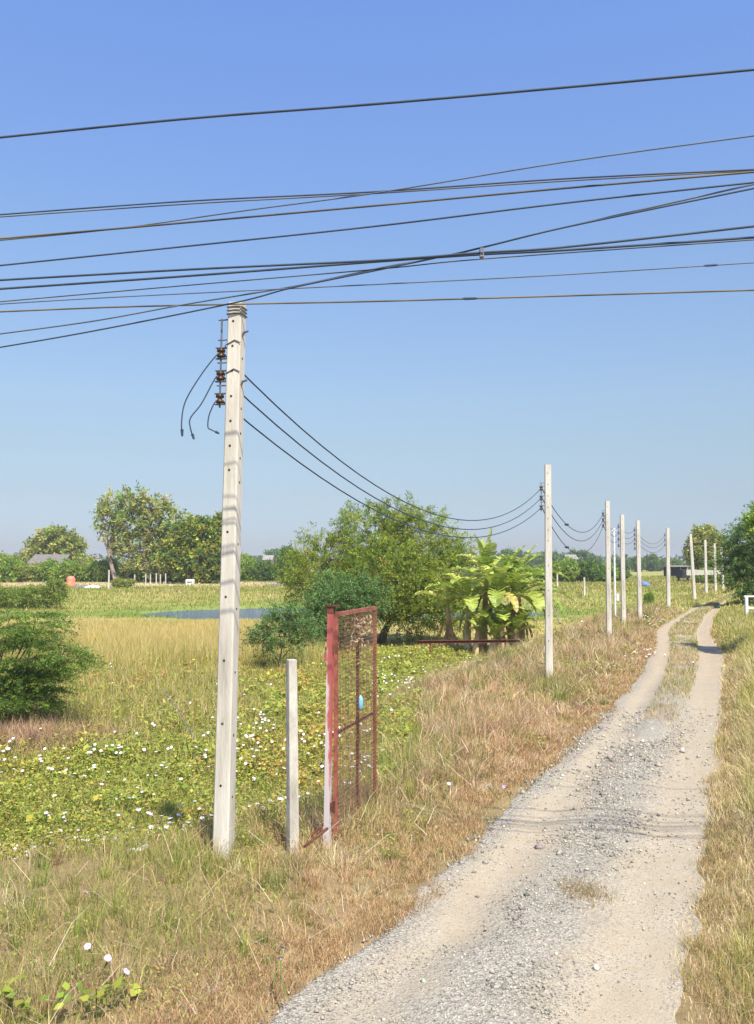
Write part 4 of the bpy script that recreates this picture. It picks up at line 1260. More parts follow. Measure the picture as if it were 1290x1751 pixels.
ORD = ['top', 'middle', 'lowest']
SPN = ['nearest pole and the second pole', 'second pole and the third pole', 'third pole and the fourth pole', 'fourth pole and the fifth pole', 'fifth pole and the sixth pole']
SAG = [[1.02, 0.96, 0.88], [0.74, 0.78, 0.92], [0.30, 0.3, 0.3], [0.20, 0.2, 0.2], [0.55, 0.5, 0.5]]
for i in range(5):
    for k in range(3):
        a = spool_pt(i, k) + Vector((0.02, 0.02, 0)); e = spool_pt(i + 1, k)
        mb = MB()
        mb.tube(sag_line(a, e, SAG[i][k]), 0.0075 if i == 0 else 0.009, 5)
        o = mb.build('service_wire', M_WIRE)
        tag(o, ORD[k] + ' of the three thin wires sagging between the ' + SPN[i], 'wire', 'wires strung between the poles of the row')
        if i == 0:
            tails = [[(371, 607), (345, 640), (318, 685), (311, 720), (312, 746)], [(369, 646), (345, 690), (326, 715), (326, 732), (332, 751)], [(368, 688), (358, 710), (356, 730), (362, 735), (375, 741)]][k]
            mb = MB()
            raw = [spool_pt(0, k)] + [P(x, y, D1 - 0.02) for x, y in tails]
            pts = []
            for q in range(len(raw) - 1):
                p0, p1, p2, p3 = raw[max(q - 1, 0)], raw[q], raw[q + 1], raw[min(q + 2, len(raw) - 1)]
                for t in range(6):
                    u = t / 6
                    pts.append(0.5 * ((2 * p1) + (p2 - p0) * u + (2 * p0 - 5 * p1 + 4 * p2 - p3) * u * u + (3 * p1 - p0 - 3 * p2 + p3) * u ** 3))
            pts.append(raw[-1])
            mb.tube(pts, 0.0058, 5)
            mb.tube([P(*tails[-2], D1 - 0.02).lerp(P(*tails[-1], D1 - 0.02), 0.55), P(*tails[-1], D1 - 0.02)], [0.014, 0.009], 6)
            mb.build('wire_tail', M_WIRE, o)
        if i == 1 and k in (0, 2):
            q = sag_line(a, e, SAG[i][k])[8]
            mb = MB(); mb.tube([q - Vector((0.05, 0, 0)), q, q + Vector((0.05, 0, 0))], [0.02, 0.035, 0.02], 6); mb.build('clamp', M_WIRE, o)

# ------------------------------------------------------------------ overhead cables along the main road
def cable(pix, d0, d1, r, mat, label, ext=16):
    """d0, d1: depth where it crosses the left and right borders of the photograph"""
    def dd(px): return 1 / (1 / d0 + (1 / d1 - 1 / d0) * px / 1290)
    pts = [P(x, y, dd(x)) for x, y in pix]
    out = []
    a = (pts[0] - pts[1]).normalized(); c = (pts[-1] - pts[-2]).normalized()
    out.append(pts[0] + a * ext + Vector((0, 0, 0.5)))
    out.append(pts[0] + a * ext * 0.5 + Vector((0, 0, 0.1)))
    for k in range(len(pts) - 1):
        for t in range(8):
            u = t / 8
            p0 = pts[max(k - 1, 0)]; p1 = pts[k]; p2 = pts[k + 1]; p3 = pts[min(k + 2, len(pts) - 1)]
            out.append(0.5 * ((2 * p1) + (p2 - p0) * u + (2 * p0 - 5 * p1 + 4 * p2 - p3) * u * u + (3 * p1 - p0 - 3 * p2 + p3) * u ** 3))
    out.append(pts[-1])
    out.append(pts[-1] + c * ext * 0.5 + Vector((0, 0, 0.1)))
    out.append(pts[-1] + c * ext + Vector((0, 0, 0.5)))
    mb = MB(); mb.tube(out, r, 6)
    return tag(mb.build('overhead_cable', mat), label, 'cable', 'cables overhead along the main road'), pts


cable([(0, 235), (320, 203), (640, 178), (960, 150), (1290, 119)], 6.3, 5.4, 0.0085, M_WIRE, 'highest overhead cable, alone and well above all the others')
cable([(0, 367), (320, 344), (640, 328), (960, 306), (1290, 290)], 6.2, 5.5, 0.0055, M_WIRE, 'upper of two nearly touching cables second from the top at the left edge')
cable([(0, 371), (320, 349), (640, 331), (960, 310), (1290, 292)], 6.4, 5.7, 0.0045, M_WIRET, 'thin brownish cable just under the second cable from the top')
cable([(0, 411), (200, 391), (420, 360), (650, 329), (960, 278), (1290, 232)], 6.6, 5.2, 0.0050, M_WIREG, 'thin cable that climbs steeply to be second highest at the right edge')
cable([(0, 408), (201, 391), (650, 351), (942, 324), (1290, 294)], 6.1, 5.4, 0.0068, M_WIRET, 'brown and black cable crossing under the steep thin one at left')
cable([(0, 454), (320, 421), (650, 386), (960, 348), (1290, 312)], 6.2, 5.4, 0.0062, M_WIRE, 'single dark cable halfway between the upper pair and the lower bundle')
cable([(0, 571), (160, 549), (320, 520), (500, 490), (650, 458), (780, 434), (960, 390), (1290, 315)], 6.9, 5.4, 0.0058, M_WIREG, 'upper of the two cables that cross the bundle steeply from lower left')
cable([(0, 594), (160, 566), (400, 518), (500, 492), (650, 461), (800, 429), (970, 388), (1290, 322)], 6.9, 5.3, 0.0058, M_WIRE, 'lower of the two cables that cross the bundle steeply from lower left')
bundle, bp_ = cable([(0, 479), (320, 461), (650, 445), (824, 432), (962, 423), (1290, 387)], 6.0, 5.3, 0.0075, M_WIRE, 'cable of the lower bundle that carries the small clamp')
q = P(824, 432, 1 / (1 / 6.0 + (1 / 5.3 - 1 / 6.0) * 824 / 1290))
mb = MB(); mb.box((q.x - 0.012, q.y - 0.02, q.z - 0.032), (q.x + 0.012, q.y + 0.02, q.z + 0.026)); mb.tube([(q.x, q.y - 0.03, q.z), (q.x, q.y + 0.03, q.z)], 0.010, 8)
mb.build('cable_clamp', M_STEEL, bundle)
cable([(0, 494), (320, 472), (650, 447), (824, 435), (962, 428), (1290, 406)], 6.1, 5.5, 0.0080, M_WIRE, 'thickest cable of the lower bundle, just beneath the clamped one')
cable([(0, 516), (320, 488), (650, 460), (824, 443), (1290, 410)], 6.3, 5.6, 0.0042, M_WIRET, 'thin pale tan cable rising into the lower bundle')
c_, pp_ = cable([(0, 520), (200, 508), (650, 486), (960, 470), (1290, 449)], 6.5, 5.8, 0.0045, M_WIREG, 'thin grey-blue cable alone between the bundle and the cable on the pole top')
q = pp_[3].lerp(pp_[4], 0.78); v_ = (pp_[4] - pp_[3]).normalized(); mb = MB(); mb.tube([q - v_ * 0.05, q - v_ * 0.03, q + v_ * 0.03, q + v_ * 0.05], [0.004, 0.008, 0.008, 0.004], 6); mb.build('splice', M_WIRE, c_)
c_, pp_ = cable([(0, 533), (200, 525), (406, 520), (650, 515), (960, 506), (1290, 496)], 7.45, 6.9, 0.0075, M_WIRET, 'lowest tan and black cable, resting on top of the nearest pole')
q = pp_[3].lerp(pp_[4], 0.5); v_ = (pp_[4] - pp_[3]).normalized(); mb = MB(); mb.tube([q - v_ * 0.07, q - v_ * 0.04, q + v_ * 0.04, q + v_ * 0.07], [0.006, 0.011, 0.011, 0.006], 6); mb.build('splice', M_WIRE, c_)

# ------------------------------------------------------------------ gate, posts and small things beside the track
# short concrete post
bb = on_ground(504, 7.45); tp = P(496, 1127, 7.45); H = tp.z - bb.z
mb = MB(); mb.loft(pole_rings([-0.2, H * 0.3, H * 0.6, H - 0.015, H], 0.084, 0.074, H, 0.12))
o = mb.build('fence_post', M_CONC2); o.location = bb; o.rotation_euler = (R(1), math.atan2(tp.x - bb.x, H), R(28))
tag(o, 'short weathered square concrete post between the nearest pole and the red gate post', 'post')
# gate post, box steel
bb = on_ground(561, 7.55); tp = P(567, 1036, 7.55); H = tp.z - bb.z
gp = empty('gate_post', bb, 'steel gate post of flaking red over white paint with a rusty cap plate', 'post', None)
gp.rotation_euler = (0, math.atan2(tp.x - bb.x, H), R(-18))
mb = MB(); w = 0.024
mb.loft([[Vector((sx * w, sy * w, z)) for sx, sy in ((-1, -1), (1, -1), (1, 1), (-1, 1))] for z in (-0.2, H * 0.5, H - 0.06)])
mb.build('shaft', M_POST, gp)
mb = MB(); mb.loft([[Vector((sx * ww, sy * ww, z)) for sx, sy in ((-1, -1), (1, -1), (1, 1), (-1, 1))] for z, ww in ((H - 0.062, w + 0.003), (H - 0.02, w + 0.004), (H - 0.004, w + 0.010))])
mb.box((-w - 0.012, -w - 0.014, H - 0.003), (w + 0.055, w + 0.014, H + 0.007))
mb.build('cap_plate', M_RUST, gp)
mb = MB(); mb.box((-w - 0.028, -0.02, H - 0.47), (-w - 0.001, 0.02, H - 0.405)); mb.build('latch_lug', M_RED, gp)
for z in (H - 0.36, 0.34):
    mb = MB(); mb.box((w + 0.001, -0.012, z - 0.035), (w + 0.03, 0.012, z + 0.035)); mb.tube([(w + 0.034, 0, z - 0.05), (w + 0.034, 0, z + 0.05)], 0.012, 8)
    mb.build('hinge', M_RUST, gp)
# gate leaf
ga = on_ground(574, 7.72); ga = Vector((P(574, 1465, 7.72).x, 7.72, 0.04))
gb = P(641, 1395, 8.85)
L = math.hypot(gb.x - ga.x, gb.y - ga.y)
rz = math.atan2(gb.y - ga.y, gb.x - ga.x)
gate = empty('mesh_gate', ga, 'tall narrow red steel gate with wire mesh, standing open among dry grass', 'gate', None, rz)
zt = P(575, 1047, 7.72).z - ga.z
zm = P(575, 1258, 7.72).z - ga.z
mb = MB(); t = 0.016
mb.box((-t, -t, -0.08), (t, t, zt)); mb.box((L - t, -t, -0.02), (L + t, t, zt))
mb.box((t + 0.001, -t, zt - 2 * t), (L - t - 0.001, t, zt - 0.001)); mb.box((t + 0.001, -t, 0.0), (L - t - 0.001, t, 2 * t))
mb.build('gate_frame', M_RED, gate)
mb = MB(); xm = L * 0.52
mb.box((xm - 0.014, -0.013, 2 * t + 0.002), (xm + 0.014, 0.013, zt - 2 * t - 0.002)); mb.build('upright_bar', M_RUST, gate)
mb = MB(); mb.box((t + 0.002, 0.0135, zm - 0.012), (L - t - 0.002, 0.034, zm + 0.012)); mb.build('cross_bar', M_RUST, gate)
mb = MB()
nw = int(L / 0.042)
for k in range(1, nw):
    x = L * k / nw; mb.tube([(x, -0.017, 0.04), (x + random.uniform(-0.006, 0.006), -0.017 + random.uniform(-0.004, 0.004), zt * 0.5), (x, -0.017, zt - 0.03)], 0.0023, 4)
nh = int(zt / 0.036)
for k in range(1, nh):
    z = zt * k / nh; mb.tube([(0.01, -0.0205, z), (L * 0.5, -0.0205 + random.uniform(-0.004, 0.004), z + random.uniform(-0.008, 0.008)), (L - 0.01, -0.0205, z)], 0.0023, 4)
mb.build('wire_mesh', M_MESH, gate)
# dried creeper caught in the top of the mesh
pts = []
n = 260
cx = np.stack([rng.normal(xm, 0.17, n), rng.normal(-0.03, 0.02, n), zt - 0.08 - np.abs(rng.normal(0, 0.17, n))], 1)
cr = np_mesh('dry_creeper', *leaves(cx, rand_dir(n), rand_dir(n), rng.uniform(0.03, 0.08, n), rng.uniform(0.006, 0.02, n), pal(n, [(0.42, 0.30, 0.19), (0.50, 0.38, 0.25), (0.34, 0.23, 0.14)])), M_GRASS)
cr.location = ga; cr.rotation_euler = (0, 0, rz)
tag(cr, 'brown dried creeper tangled in the top of the red mesh gate', 'creeper')
# light blue tag tied to the mesh
q = P(617, 1193, 8.38)
mb = MB(); mb.tube([(0, 0, 0), (0, 0, -0.012), (0, 0, -0.03), (0, 0, -0.115), (0, 0, -0.125)], [0.008, 0.012, 0.026, 0.026, 0.020], 10)
o = mb.build('plastic_bottle', M_BLUE); o.location = q + Vector((0, -0.06, 0.03)); tag(o, 'small light blue plastic bottle hanging on the mesh of the red gate', 'bottle')
# rusty rods lying against the foot of the post
for (a0, b0, lb) in (((560, 1417, 7.35), (520, 1448, 7.0), 'dark rusty rod poking out at the foot of the gate post, upper of two'), ((556, 1408, 7.6), (528, 1432, 7.5), 'rusty rod behind the gate post foot, half hidden by the other rod')):
    mb = MB(); mb.tube([P(*a0), P(*b0)], 0.012, 7); tag(mb.build('steel_rod', M_RUST), lb, 'rod')
# stick in the marsh
mb = MB(); a0, c0 = G(278, 1208, -0.35), G(348, 1292, -0.38)
mb.tube([a0 + Vector((0, 0, 0.35)), a0.lerp(c0, 0.5) + Vector((0.05, 0, 0.2)), c0], [0.008, 0.012, 0.014], 6)
tag(mb.build('dry_stick', M_WOOD), 'long thin grey stick lying across the green marsh plants left of the nearest pole', 'stick')
mb = MB(); mb.tube([P(1300, 1395, 8.2), P(1283, 1432, 7.9), P(1266, 1462, 7.7)], [0.012, 0.015, 0.016], 6)
tag(mb.build('dark_branch', M_BARK), 'dark leaning branch in the tall grass at the right edge', 'branch')

# white plastic bag in the grass
c = P(233, 1462, 7.6)
mb = MB()
rings = []
for k in range(7):
    a = math.pi * k / 6
    rr = 0.075 * math.sin(a) ** 0.7 + 0.006
    rings.append([Vector((math.cos(t) * rr * random.uniform(0.7, 1.25) * 1.2, math.sin(t) * rr * random.uniform(0.7, 1.2), -math.cos(a) * 0.055 * random.uniform(0.8, 1.1))) for t in [2 * math.pi * i / 10 for i in range(10)]])
mb.loft(rings)
mb.tube([(0.03, 0, 0.03), (0.06, 0.01, 0.07), (0.09, 0, 0.075)], [0.02, 0.012, 0.02], 6)
o = mb.build('plastic_bag', M_WHITE); o.location = c; tag(o, 'crumpled white plastic bag in the grass left of the nearest pole', 'bag')

# rusty beam across the grass in front of the bananas
a0, c0 = P(716, 1098, 27.2), P(982, 1095, 28.5)
d = (c0 - a0); Lb = d.length
mb = MB()
mb.box((0, -0.06, 0.035), (Lb, 0.06, 0.047)); mb.box((0, -0.06, -0.047), (Lb, 0.06, -0.035)); mb.box((0, -0.006, -0.0349), (Lb, 0.006, 0.0349))
o = mb.build('steel_beam', M_RUST); o.location = a0; o.rotation_euler = (0, -math.atan2(d.z, math.hypot(d.x, d.y)), math.atan2(d.y, d.x))
tag(o, 'long rusty red steel beam laid level in front of the banana stems', 'beam')
for kx, lb in ((735, 'short stub post holding the left end of the rusty beam'), (970, 'short stub post holding the right end of the rusty beam')):
    t = (kx - 716) / 266
    q = a0.lerp(c0, t); z0 = hz(q.x, q.y)
    mb = MB(); mb.box((q.x - 0.025, q.y - 0.025, z0 - 0.2), (q.x + 0.025, q.y + 0.025, q.z - 0.048))
    tag(mb.build('stub_post', M_RUST), lb, 'post', 'stub posts of the rusty beam')

# thin white pipe between the third and fourth poles
bb = on_ground(1051, 36); H = P(1050, 903, 36).z - bb.z
pr = empty('pipe_post', bb, 'thin white pipe pole between the third and fourth concrete poles', 'pole')
mb = MB(); mb.tube([(0, 0, -0.2), (0, 0, H - 0.1)], 0.045, 8); mb.build('pipe', M_WPAINT, pr)
mb = MB(); mb.tube([(-0.09, 0, H - 0.1), (0.09, 0, H - 0.1)], 0.04, 8); mb.tube([(0, 0, H - 0.1), (0, 0, H)], 0.055, 8); mb.build('pipe_head', M_WPAINT, pr)
mb = MB(); mb.box((0.046, -0.06, H * 0.24), (0.16, 0.06, H * 0.31)); mb.build('meter_box', M_WPAINT, pr)

# short posts in the field
for px, d, h, lb in ((999, 75, 1.6, 'lone short pale post in the field right of the second pole'), (187, 88, 1.9, 'lone pale stake on the far bank left of the white cart'), (500, 100, 1.3, 'lone pale stake on the far bank between nearest pole and broad tree'), (953, 92, 1.6, 'lone thin stake before the middle hedge, close right of the second pole')):
    bb = on_ground(px, d)
    mb = MB(); mb.loft(pole_rings([-0.2, h * 0.5, h], 0.16, 0.13, h, 0.2)); o = mb.build('short_post', M_CONC); o.location = bb; tag(o, lb, 'post', 'short posts out in the field')
for k, px in enumerate((231, 250, 258, 268, 275, 284)):
    bb = on_ground(px, 104 + k % 3)
    mb = MB(); mb.loft(pole_rings([-0.2, 0.5, 1.15 + 0.1 * (k % 2)], 0.13, 0.12, 1.2, 0.2)); o = mb.build('bank_post', M_CONC2); o.location = bb
    tag(o, 'small whitish post in the short line under the tall tree on the far bank', 'post', 'whitish posts under the tall tree')
bb = on_ground(957, 40); mb = MB(); mb.tube([P(948, 1040, 42), P(958, 1066, 41)], [0.03, 0.04], 6); tag(mb.build('leaning_stick', M_WOOD), 'pale stick leaning in the grass right of the second pole', 'stick')

# pale rail joining the last poles, and white gate frame by the dark tree
a0, c0 = P(1176, 979, 62.5), P(1237, 979, 85.5)
d = c0 - a0; mb = MB()
mb.box((0, -0.05, -0.2), (d.length, 0.05, 0.2))
o = mb.build('pale_rail', M_CONC); o.location = a0 + Vector((0.15, 0.5, 0)); o.rotation_euler = (0, -math.atan2(d.z, math.hypot(d.x, d.y)), math.atan2(d.y, d.x))
tag(o, 'long pale horizontal rail fixed across the last four poles', 'rail')
bb = on_ground(1275, 40); root = empty('white_railing', bb, 'white pipe railing under the dark tree at the right edge', 'railing')
zt2 = P(1275, 1021, 40).z - bb.z
mb = MB(); mb.box((-0.06, -0.06, -0.2), (0.06, 0.06, zt2)); mb.build('post', M_WPAINT, root)
mb = MB(); mb.box((2.6, -0.06, -0.2), (2.72, 0.06, zt2)); mb.build('post', M_WPAINT, root)
mb = MB(); mb.box((-0.10, -0.045, zt2 + 0.002), (2.8, 0.045, zt2 + 0.07)); mb.build('rail', M_WPAINT, root)
mb = MB(); mb.box((0.062, -0.04, zt2 * 0.42), (2.598, 0.04, zt2 * 0.52)); mb.build('rail', M_WPAINT, root)

# blue tarpaulin heap
c = on_ground(1101, 96); mb = MB()
ct = P(1101, 996, 96)
rings = []
for k, (rr, zz) in enumerate(((0.62, c.z - 0.1), (0.66, (c.z + ct.z) / 2), (0.55, ct.z - 0.1), (0.4, ct.z + 0.06), (0.05, ct.z + 0.14))):
    rings.append([Vector((c.x + math.cos(t) * rr * random.uniform(0.8, 1.2), c.y + math.sin(t) * rr * random.uniform(0.8, 1.2), zz + random.uniform(-0.03, 0.03))) for t in [2 * math.pi * i / 14 for i in range(14)]])
mb.loft(rings)
tag(mb.build('tarpaulin', M_TARP), 'small blue tarpaulin bundle showing above grass right of the fifth pole', 'tarpaulin')


# ------------------------------------------------------------------ far buildings and odds on the bank
def gable(name, px, d, wpx, y_eave, y_ridge, label, mwall, mroof, ridge_along_x=True, depth=5.0, cat='house'):
    bb = on_ground(px, d); s = d / F
    W = wpx * s; ze = P(px, y_eave, d).z - bb.z; zr = P(px, y_ridge, d).z - bb.z
    root = empty(name, bb, label, cat)
    hw, hd = W / 2, depth / 2
    mb = MB()
    mb.box((-hw, -hd, -0.3), (hw, hd, ze))
    if ridge_along_x:
        for sx in (-hw, hw): mb.add([(sx, -hd, ze), (sx, hd, ze), (sx, 0, zr - 0.05)], [(0, 1, 2)])
    mb.build('wall', mwall, root)
    o = 0.45
    mb = MB()
    t = 0.10
    for sy in (-1, 1):
        A = [(-hw - o, 0, zr), (hw + o, 0, zr), (hw + o, sy * (hd + o), ze - 0.1), (-hw - o, sy * (hd + o), ze - 0.1)]
        B = [(x, y, z + t) for x, y, z in A]
        mb.add(A + B, [(0, 1, 2, 3), (7, 6, 5, 4), (0, 4, 5, 1), (1, 5, 6, 2), (2, 6, 7, 3), (3, 7, 4, 0)])
    mb.build('roof', mroof, root)
    for sx in (-0.5, 0.25):
        mb = MB(); mb.box((sx * hw, -hd - 0.03, ze * 0.35), (sx * hw + W * 0.16, -hd - 0.004, ze * 0.8)); mb.build('window', M_DARK, root)
    return root


gable('grey_roofed_house', 90, 132, 50, 966, 949, 'grey-brown gabled house showing over the far left hedge', M_WALLB, M_ROOF, depth=6)
gable('pale_building', 168, 190, 14, 962, 957, 'tiny pale building seen in the gap left of the tall thin tree', M_WALLC, M_PROOF, depth=6, cat='building')
gable('pale_building', 975, 210, 13, 956, 949, 'pale cream building poking above the middle hedge', M_WALLC, M_PROOF, depth=6, cat='building')
gable('pale_building', 460, 230, 12, 957, 950, 'small pinkish pale building left of the broad tree', M_WALLC, M_PROOF, depth=6, cat='building')
gable('pale_building', 816, 220, 20, 956, 948, 'pale building seen just above and left of the banana leaves', M_WALLC, M_PROOF, depth=6, cat='building')
# open shed with dark interior near the seventh pole
bb = on_ground(1160, 165); s = 165 / F
zt3 = P(1160, 969, 165).z - bb.z
root = empty('open_shed', bb, 'low shed with pale flat roof and dark open front behind the sixth and seventh poles', 'shed')
W = 40 * s
mb = MB(); mb.box((-W / 2 - 0.3, -2.2, zt3 + 0.002), (W / 2 + 0.2, 2.2, zt3 + 0.24)); mb.build('roof', M_PROOF, root)
mb = MB(); mb.box((-W * 0.5, 1.6, -0.2), (W * 0.5, 1.75, zt3)); mb.build('wall', M_DARK, root)  # dark colour stands in for the shade under the roof
for sx in (-0.48, -0.05, 0.46):
    mb = MB(); mb.box((sx * W - 0.06, -1.9, -0.2), (sx * W + 0.06, -1.78, zt3)); mb.build('post', M_WOOD, root)
bb = on_ground(1168, 125); s = 125 / F
root = empty('dark_cart', bb, 'dark boxy farm trailer parked before the pale-roofed shed', 'trailer')
h0 = 0.45; h1 = P(1168, 974, 125).z - bb.z
mb = MB(); mb.box((-0.62, -1.0, h0), (0.62, 1.0, h1 - 0.1)); mb.box((-0.55, -0.9, h1 - 0.1), (0.5, 0.9, h1)); mb.build('body', M_DARK, root)
for sx in (-0.66, 0.66):
    mb = MB(); mb.tube([(sx - 0.06, 0, 0.33), (sx + 0.06, 0, 0.33)], 0.33, 14); mb.build('wheel', M_HOLE, root)

# things on the far bank
c = on_ground(122, 96); tpz = P(122, 985, 96).z
root = empty('bundle_on_stake', c, 'orange-red cloth bundle hung on a stake on the far bank, right of the green bush', 'cloth bundle')
mb = MB(); mb.tube([(0, 0, -0.2), (0, 0, tpz - c.z)], 0.05, 6); mb.build('stake', M_WOOD, root)
mb = MB(); rings = []
for rr, zz in ((0.22, -1.6), (0.48, -1.2), (0.55, -0.85), (0.40, -0.62), (0.46, -0.35), (0.30, -0.06), (0.06, 0.02)):
    rings.append([Vector((math.cos(t) * rr * random.uniform(0.85, 1.15), math.sin(t) * rr * random.uniform(0.85, 1.15), tpz - c.z + zz)) for t in [2 * math.pi * i / 12 for i in range(12)]])
mb.loft(rings, True, True); mb.build('cloth', M_ORANGE, root)


def heap(px, py, d, w, h, mat, name, label, cat):
    q = P(px, py, d); z0 = hz(q.x, d); hh = max(q.z - z0, 0.3)
    mb = MB(); rings = []
    for f, zf in ((1.0, -0.1), (0.95, 0.35), (0.75, 0.7), (0.4, 0.95), (0.05, 1.0)):
        rings.append([Vector((q.x + math.cos(t) * w * f * random.uniform(0.85, 1.12), d + math.sin(t) * w * 0.6 * f * random.uniform(0.85, 1.12), z0 + hh * zf)) for t in [2 * math.pi * i / 16 for i in range(16)]])
    mb.loft(rings, True, True)
    return tag(mb.build(name, mat), label, cat)


heap(138, 1010, 92, 1.1, 0.5, M_GREYTARP, 'covered_heap', 'low heap under a dark grey sheet, beside the white heap on far bank', 'heap')
heap(159, 1010, 91, 0.95, 0.5, M_WHITE, 'covered_heap', 'low heap under a white sheet on the far bank', 'heap')
heap(470, 1003, 100, 1.0, 0.4, M_GREYTARP, 'earth_heap', 'small dark heap on far bank right of the nearest pole', 'heap')
bb = on_ground(213, 100)
root = empty('white_cart', bb, 'white covered handcart under the tall thin-leaved tree', 'cart')
z1 = P(213, 991, 100).z - bb.z
mb = MB()
mb.loft([[Vector((sx * ww, sy * 0.6, z)) for sx, sy in ((-1, -1), (1, -1), (1, 1), (-1, 1))] for z, ww in ((z1 - 0.75, 0.9), (z1 - 0.25, 0.85), (z1, 0.5))])
mb.build('cover', M_WHITE, root)
mb = MB(); mb.box((-0.6, -0.5, 0.3), (0.75, 0.5, z1 - 0.752)); mb.build('body', M_DARK, root)
for sx in (-0.45, 0.45):
    mb = MB(); mb.tube([(sx, -0.58, 0.28), (sx, -0.51, 0.28)], 0.28, 12); mb.build('wheel', M_HOLE, root)
bb = on_ground(326, 104)
mb = MB(); mb.loft([[Vector((sx * ww, sy * 0.4, z)) for sx, sy in ((-1, -1), (1, -1), (1, 1), (-1, 1))] for z, ww in ((-0.1, 0.42), (0.5, 0.46), (0.58, 0.38))]); mb.mi = 1; mb.box((-0.3, -0.43, 0.15), (0.3, -0.405, 0.35))
o = mb.build('white_crate', [M_WHITE, M_GREYTARP]); o.location = bb; tag(o, 'small white crate on the far bank just left of the nearest pole', 'crate')
c = on_ground(20, 15.0)
# dead thatch spilling under the big left bush
n = 9000
x = rng.normal(P(25, 1245, 14.5).x, 0.75, n); y = rng.normal(14.6, 0.45, n); z = height(x, y)
o = np_mesh('dead_thatch', *blades(x, y, z, rng.uniform(0.15, 0.55, n), rng.uniform(0.006, 0.012, n), np.abs(rng.normal(0.9, 0.4, n)), pal(n, [(0.50, 0.34, 0.22), (0.42, 0.27, 0.17), (0.30, 0.19, 0.12)]), 0.5), M_GRASS)
tag(o, kind='stuff')


# ------------------------------------------------------------------ flowers
def flower_mesh(name, r, mat, stem):
    mb = MB()
    n = 10
    prof = [(0.12, -0.55), (0.35, -0.2), (0.8, 0.05), (1.0, 0.0)]
    rings = []
    for q, zz in prof:
        rings.append([Vector((math.cos(2 * math.pi * i / n) * r * q * (1 + 0.12 * (i % 2)), math.sin(2 * math.pi * i / n) * r * q * (1 + 0.12 * (i % 2)), zz * r)) for i in range(n)])
    mb.loft(rings, True, True)
    mb.mi = 1
    mb.tube([(0, 0, -stem), (0.01, 0, -stem * 0.5), (0, 0, -0.5 * r)], 0.004, 4)
    return mb


M_STEM = noisy('green_stem', [(0.4, (0.10, 0.15, 0.03)), (0.6, (0.14, 0.19, 0.04))], 8, 3, 0.8, 0)
fl0 = flower_mesh('white_flower', 0.020, M_PETAL, 0.16).build('white_flower', [M_PETAL, M_STEM])
FG = 'white flowers dotted over the marsh'
FLAB = 'small white flower among the low green and rusty marsh plants'
cand = []
tries = 0
while len(cand) < 520 and tries < 9000:
    tries += 1
    d = random.uniform(7.3, 26)
    x = random.uniform(-0.50 * d - 0.3, float(xv(d)) + 0.1)
    px = 645 + x / d * F
    py = 965 + (CAMZ + 0.25) / d * F
    v = float(vnoise(x, d, 0.55, 201)) * 0.55 + float(vnoise(x, d, 1.5, 202)) * 0.45
    dens = max(0.08, (v - 0.34) * 2.4)
    if px < 200: dens *= 1.0 if 1270 < py < 1460 else 0.12
    elif px < 640: dens *= 1.2 if 1225 < py < 1450 else (0.12 if py > 1160 else 0.03)
    else: dens *= 1.5 if py < 1240 else 0.3
    if d > 12 and px < 640: dens *= 0.6
    if random.random() < dens * (0.5 if d > 15 else 1.0): cand.append((x, d))
cand.sort(key=lambda c: c[1])
first = True
for k, (x, d) in enumerate(cand[:290]):
    o = fl0 if first else fl0.copy()
    if not first: COL.objects.link(o)
    first = False
    o.location = (x, d, hz(x, d) + random.uniform(0.20, 0.34))
    s = random.uniform(0.55, 1.3)
    o.scale = (s, s, s)
    o.rotation_euler = (random.uniform(-0.2, 0.55), random.uniform(-0.3, 0.3), random.uniform(-0.8, 0.8))
    tag(o, FLAB, 'flower', FG)
mb = MB()
rest = flower_mesh('f', 0.021, M_PETAL, 0.16)
for x, d in cand[290:]:
    M = Matrix.Translation((x, d, hz(x, d) + random.uniform(0.22, 0.36))) @ Matrix.Rotation(random.uniform(0.2, 0.9), 4, 'X') @ Matrix.Rotation(random.uniform(0, 6), 4, 'Z')
    for f_, m_ in (((rest.v, rest.f), rest.m),):
        pass
    b0 = len(mb.v)
    mb.v += [tuple(M @ Vector(p)) for p in rest.v]
    mb.f += [tuple(b0 + i for i in q) for q in rest.f]; mb.m += rest.m; mb.sm += rest.sm
# clumps in flower on the far verge
for (px, py, sp, nn_) in ((1112, 1068, 0.8, 26), (1140, 1052, 1.0, 24), (1100, 1125, 0.5, 16), (975, 1072, 0.7, 16)):
    c = G(px, py, 0.1)
    for _ in range(nn_):
        x, d = c.x + random.gauss(0, sp * 0.7), c.y + random.gauss(0, sp * 1.6)
        M = Matrix.Translation((x, d, hz(x, d) + random.uniform(0.1, 0.4))) @ Matrix.Rotation(random.uniform(0.2, 0.9), 4, 'X') @ Matrix.Scale(random.uniform(0.6, 1.25), 4)
        b0 = len(mb.v)
        mb.v += [tuple(M @ Vector(p)) for p in rest.v]
        mb.f += [tuple(b0 + i for i in q) for q in rest.f]; mb.m += rest.m; mb.sm += rest.sm
tag(mb.build('distant_flowers', [M_PETAL, M_STEM]), kind='stuff')

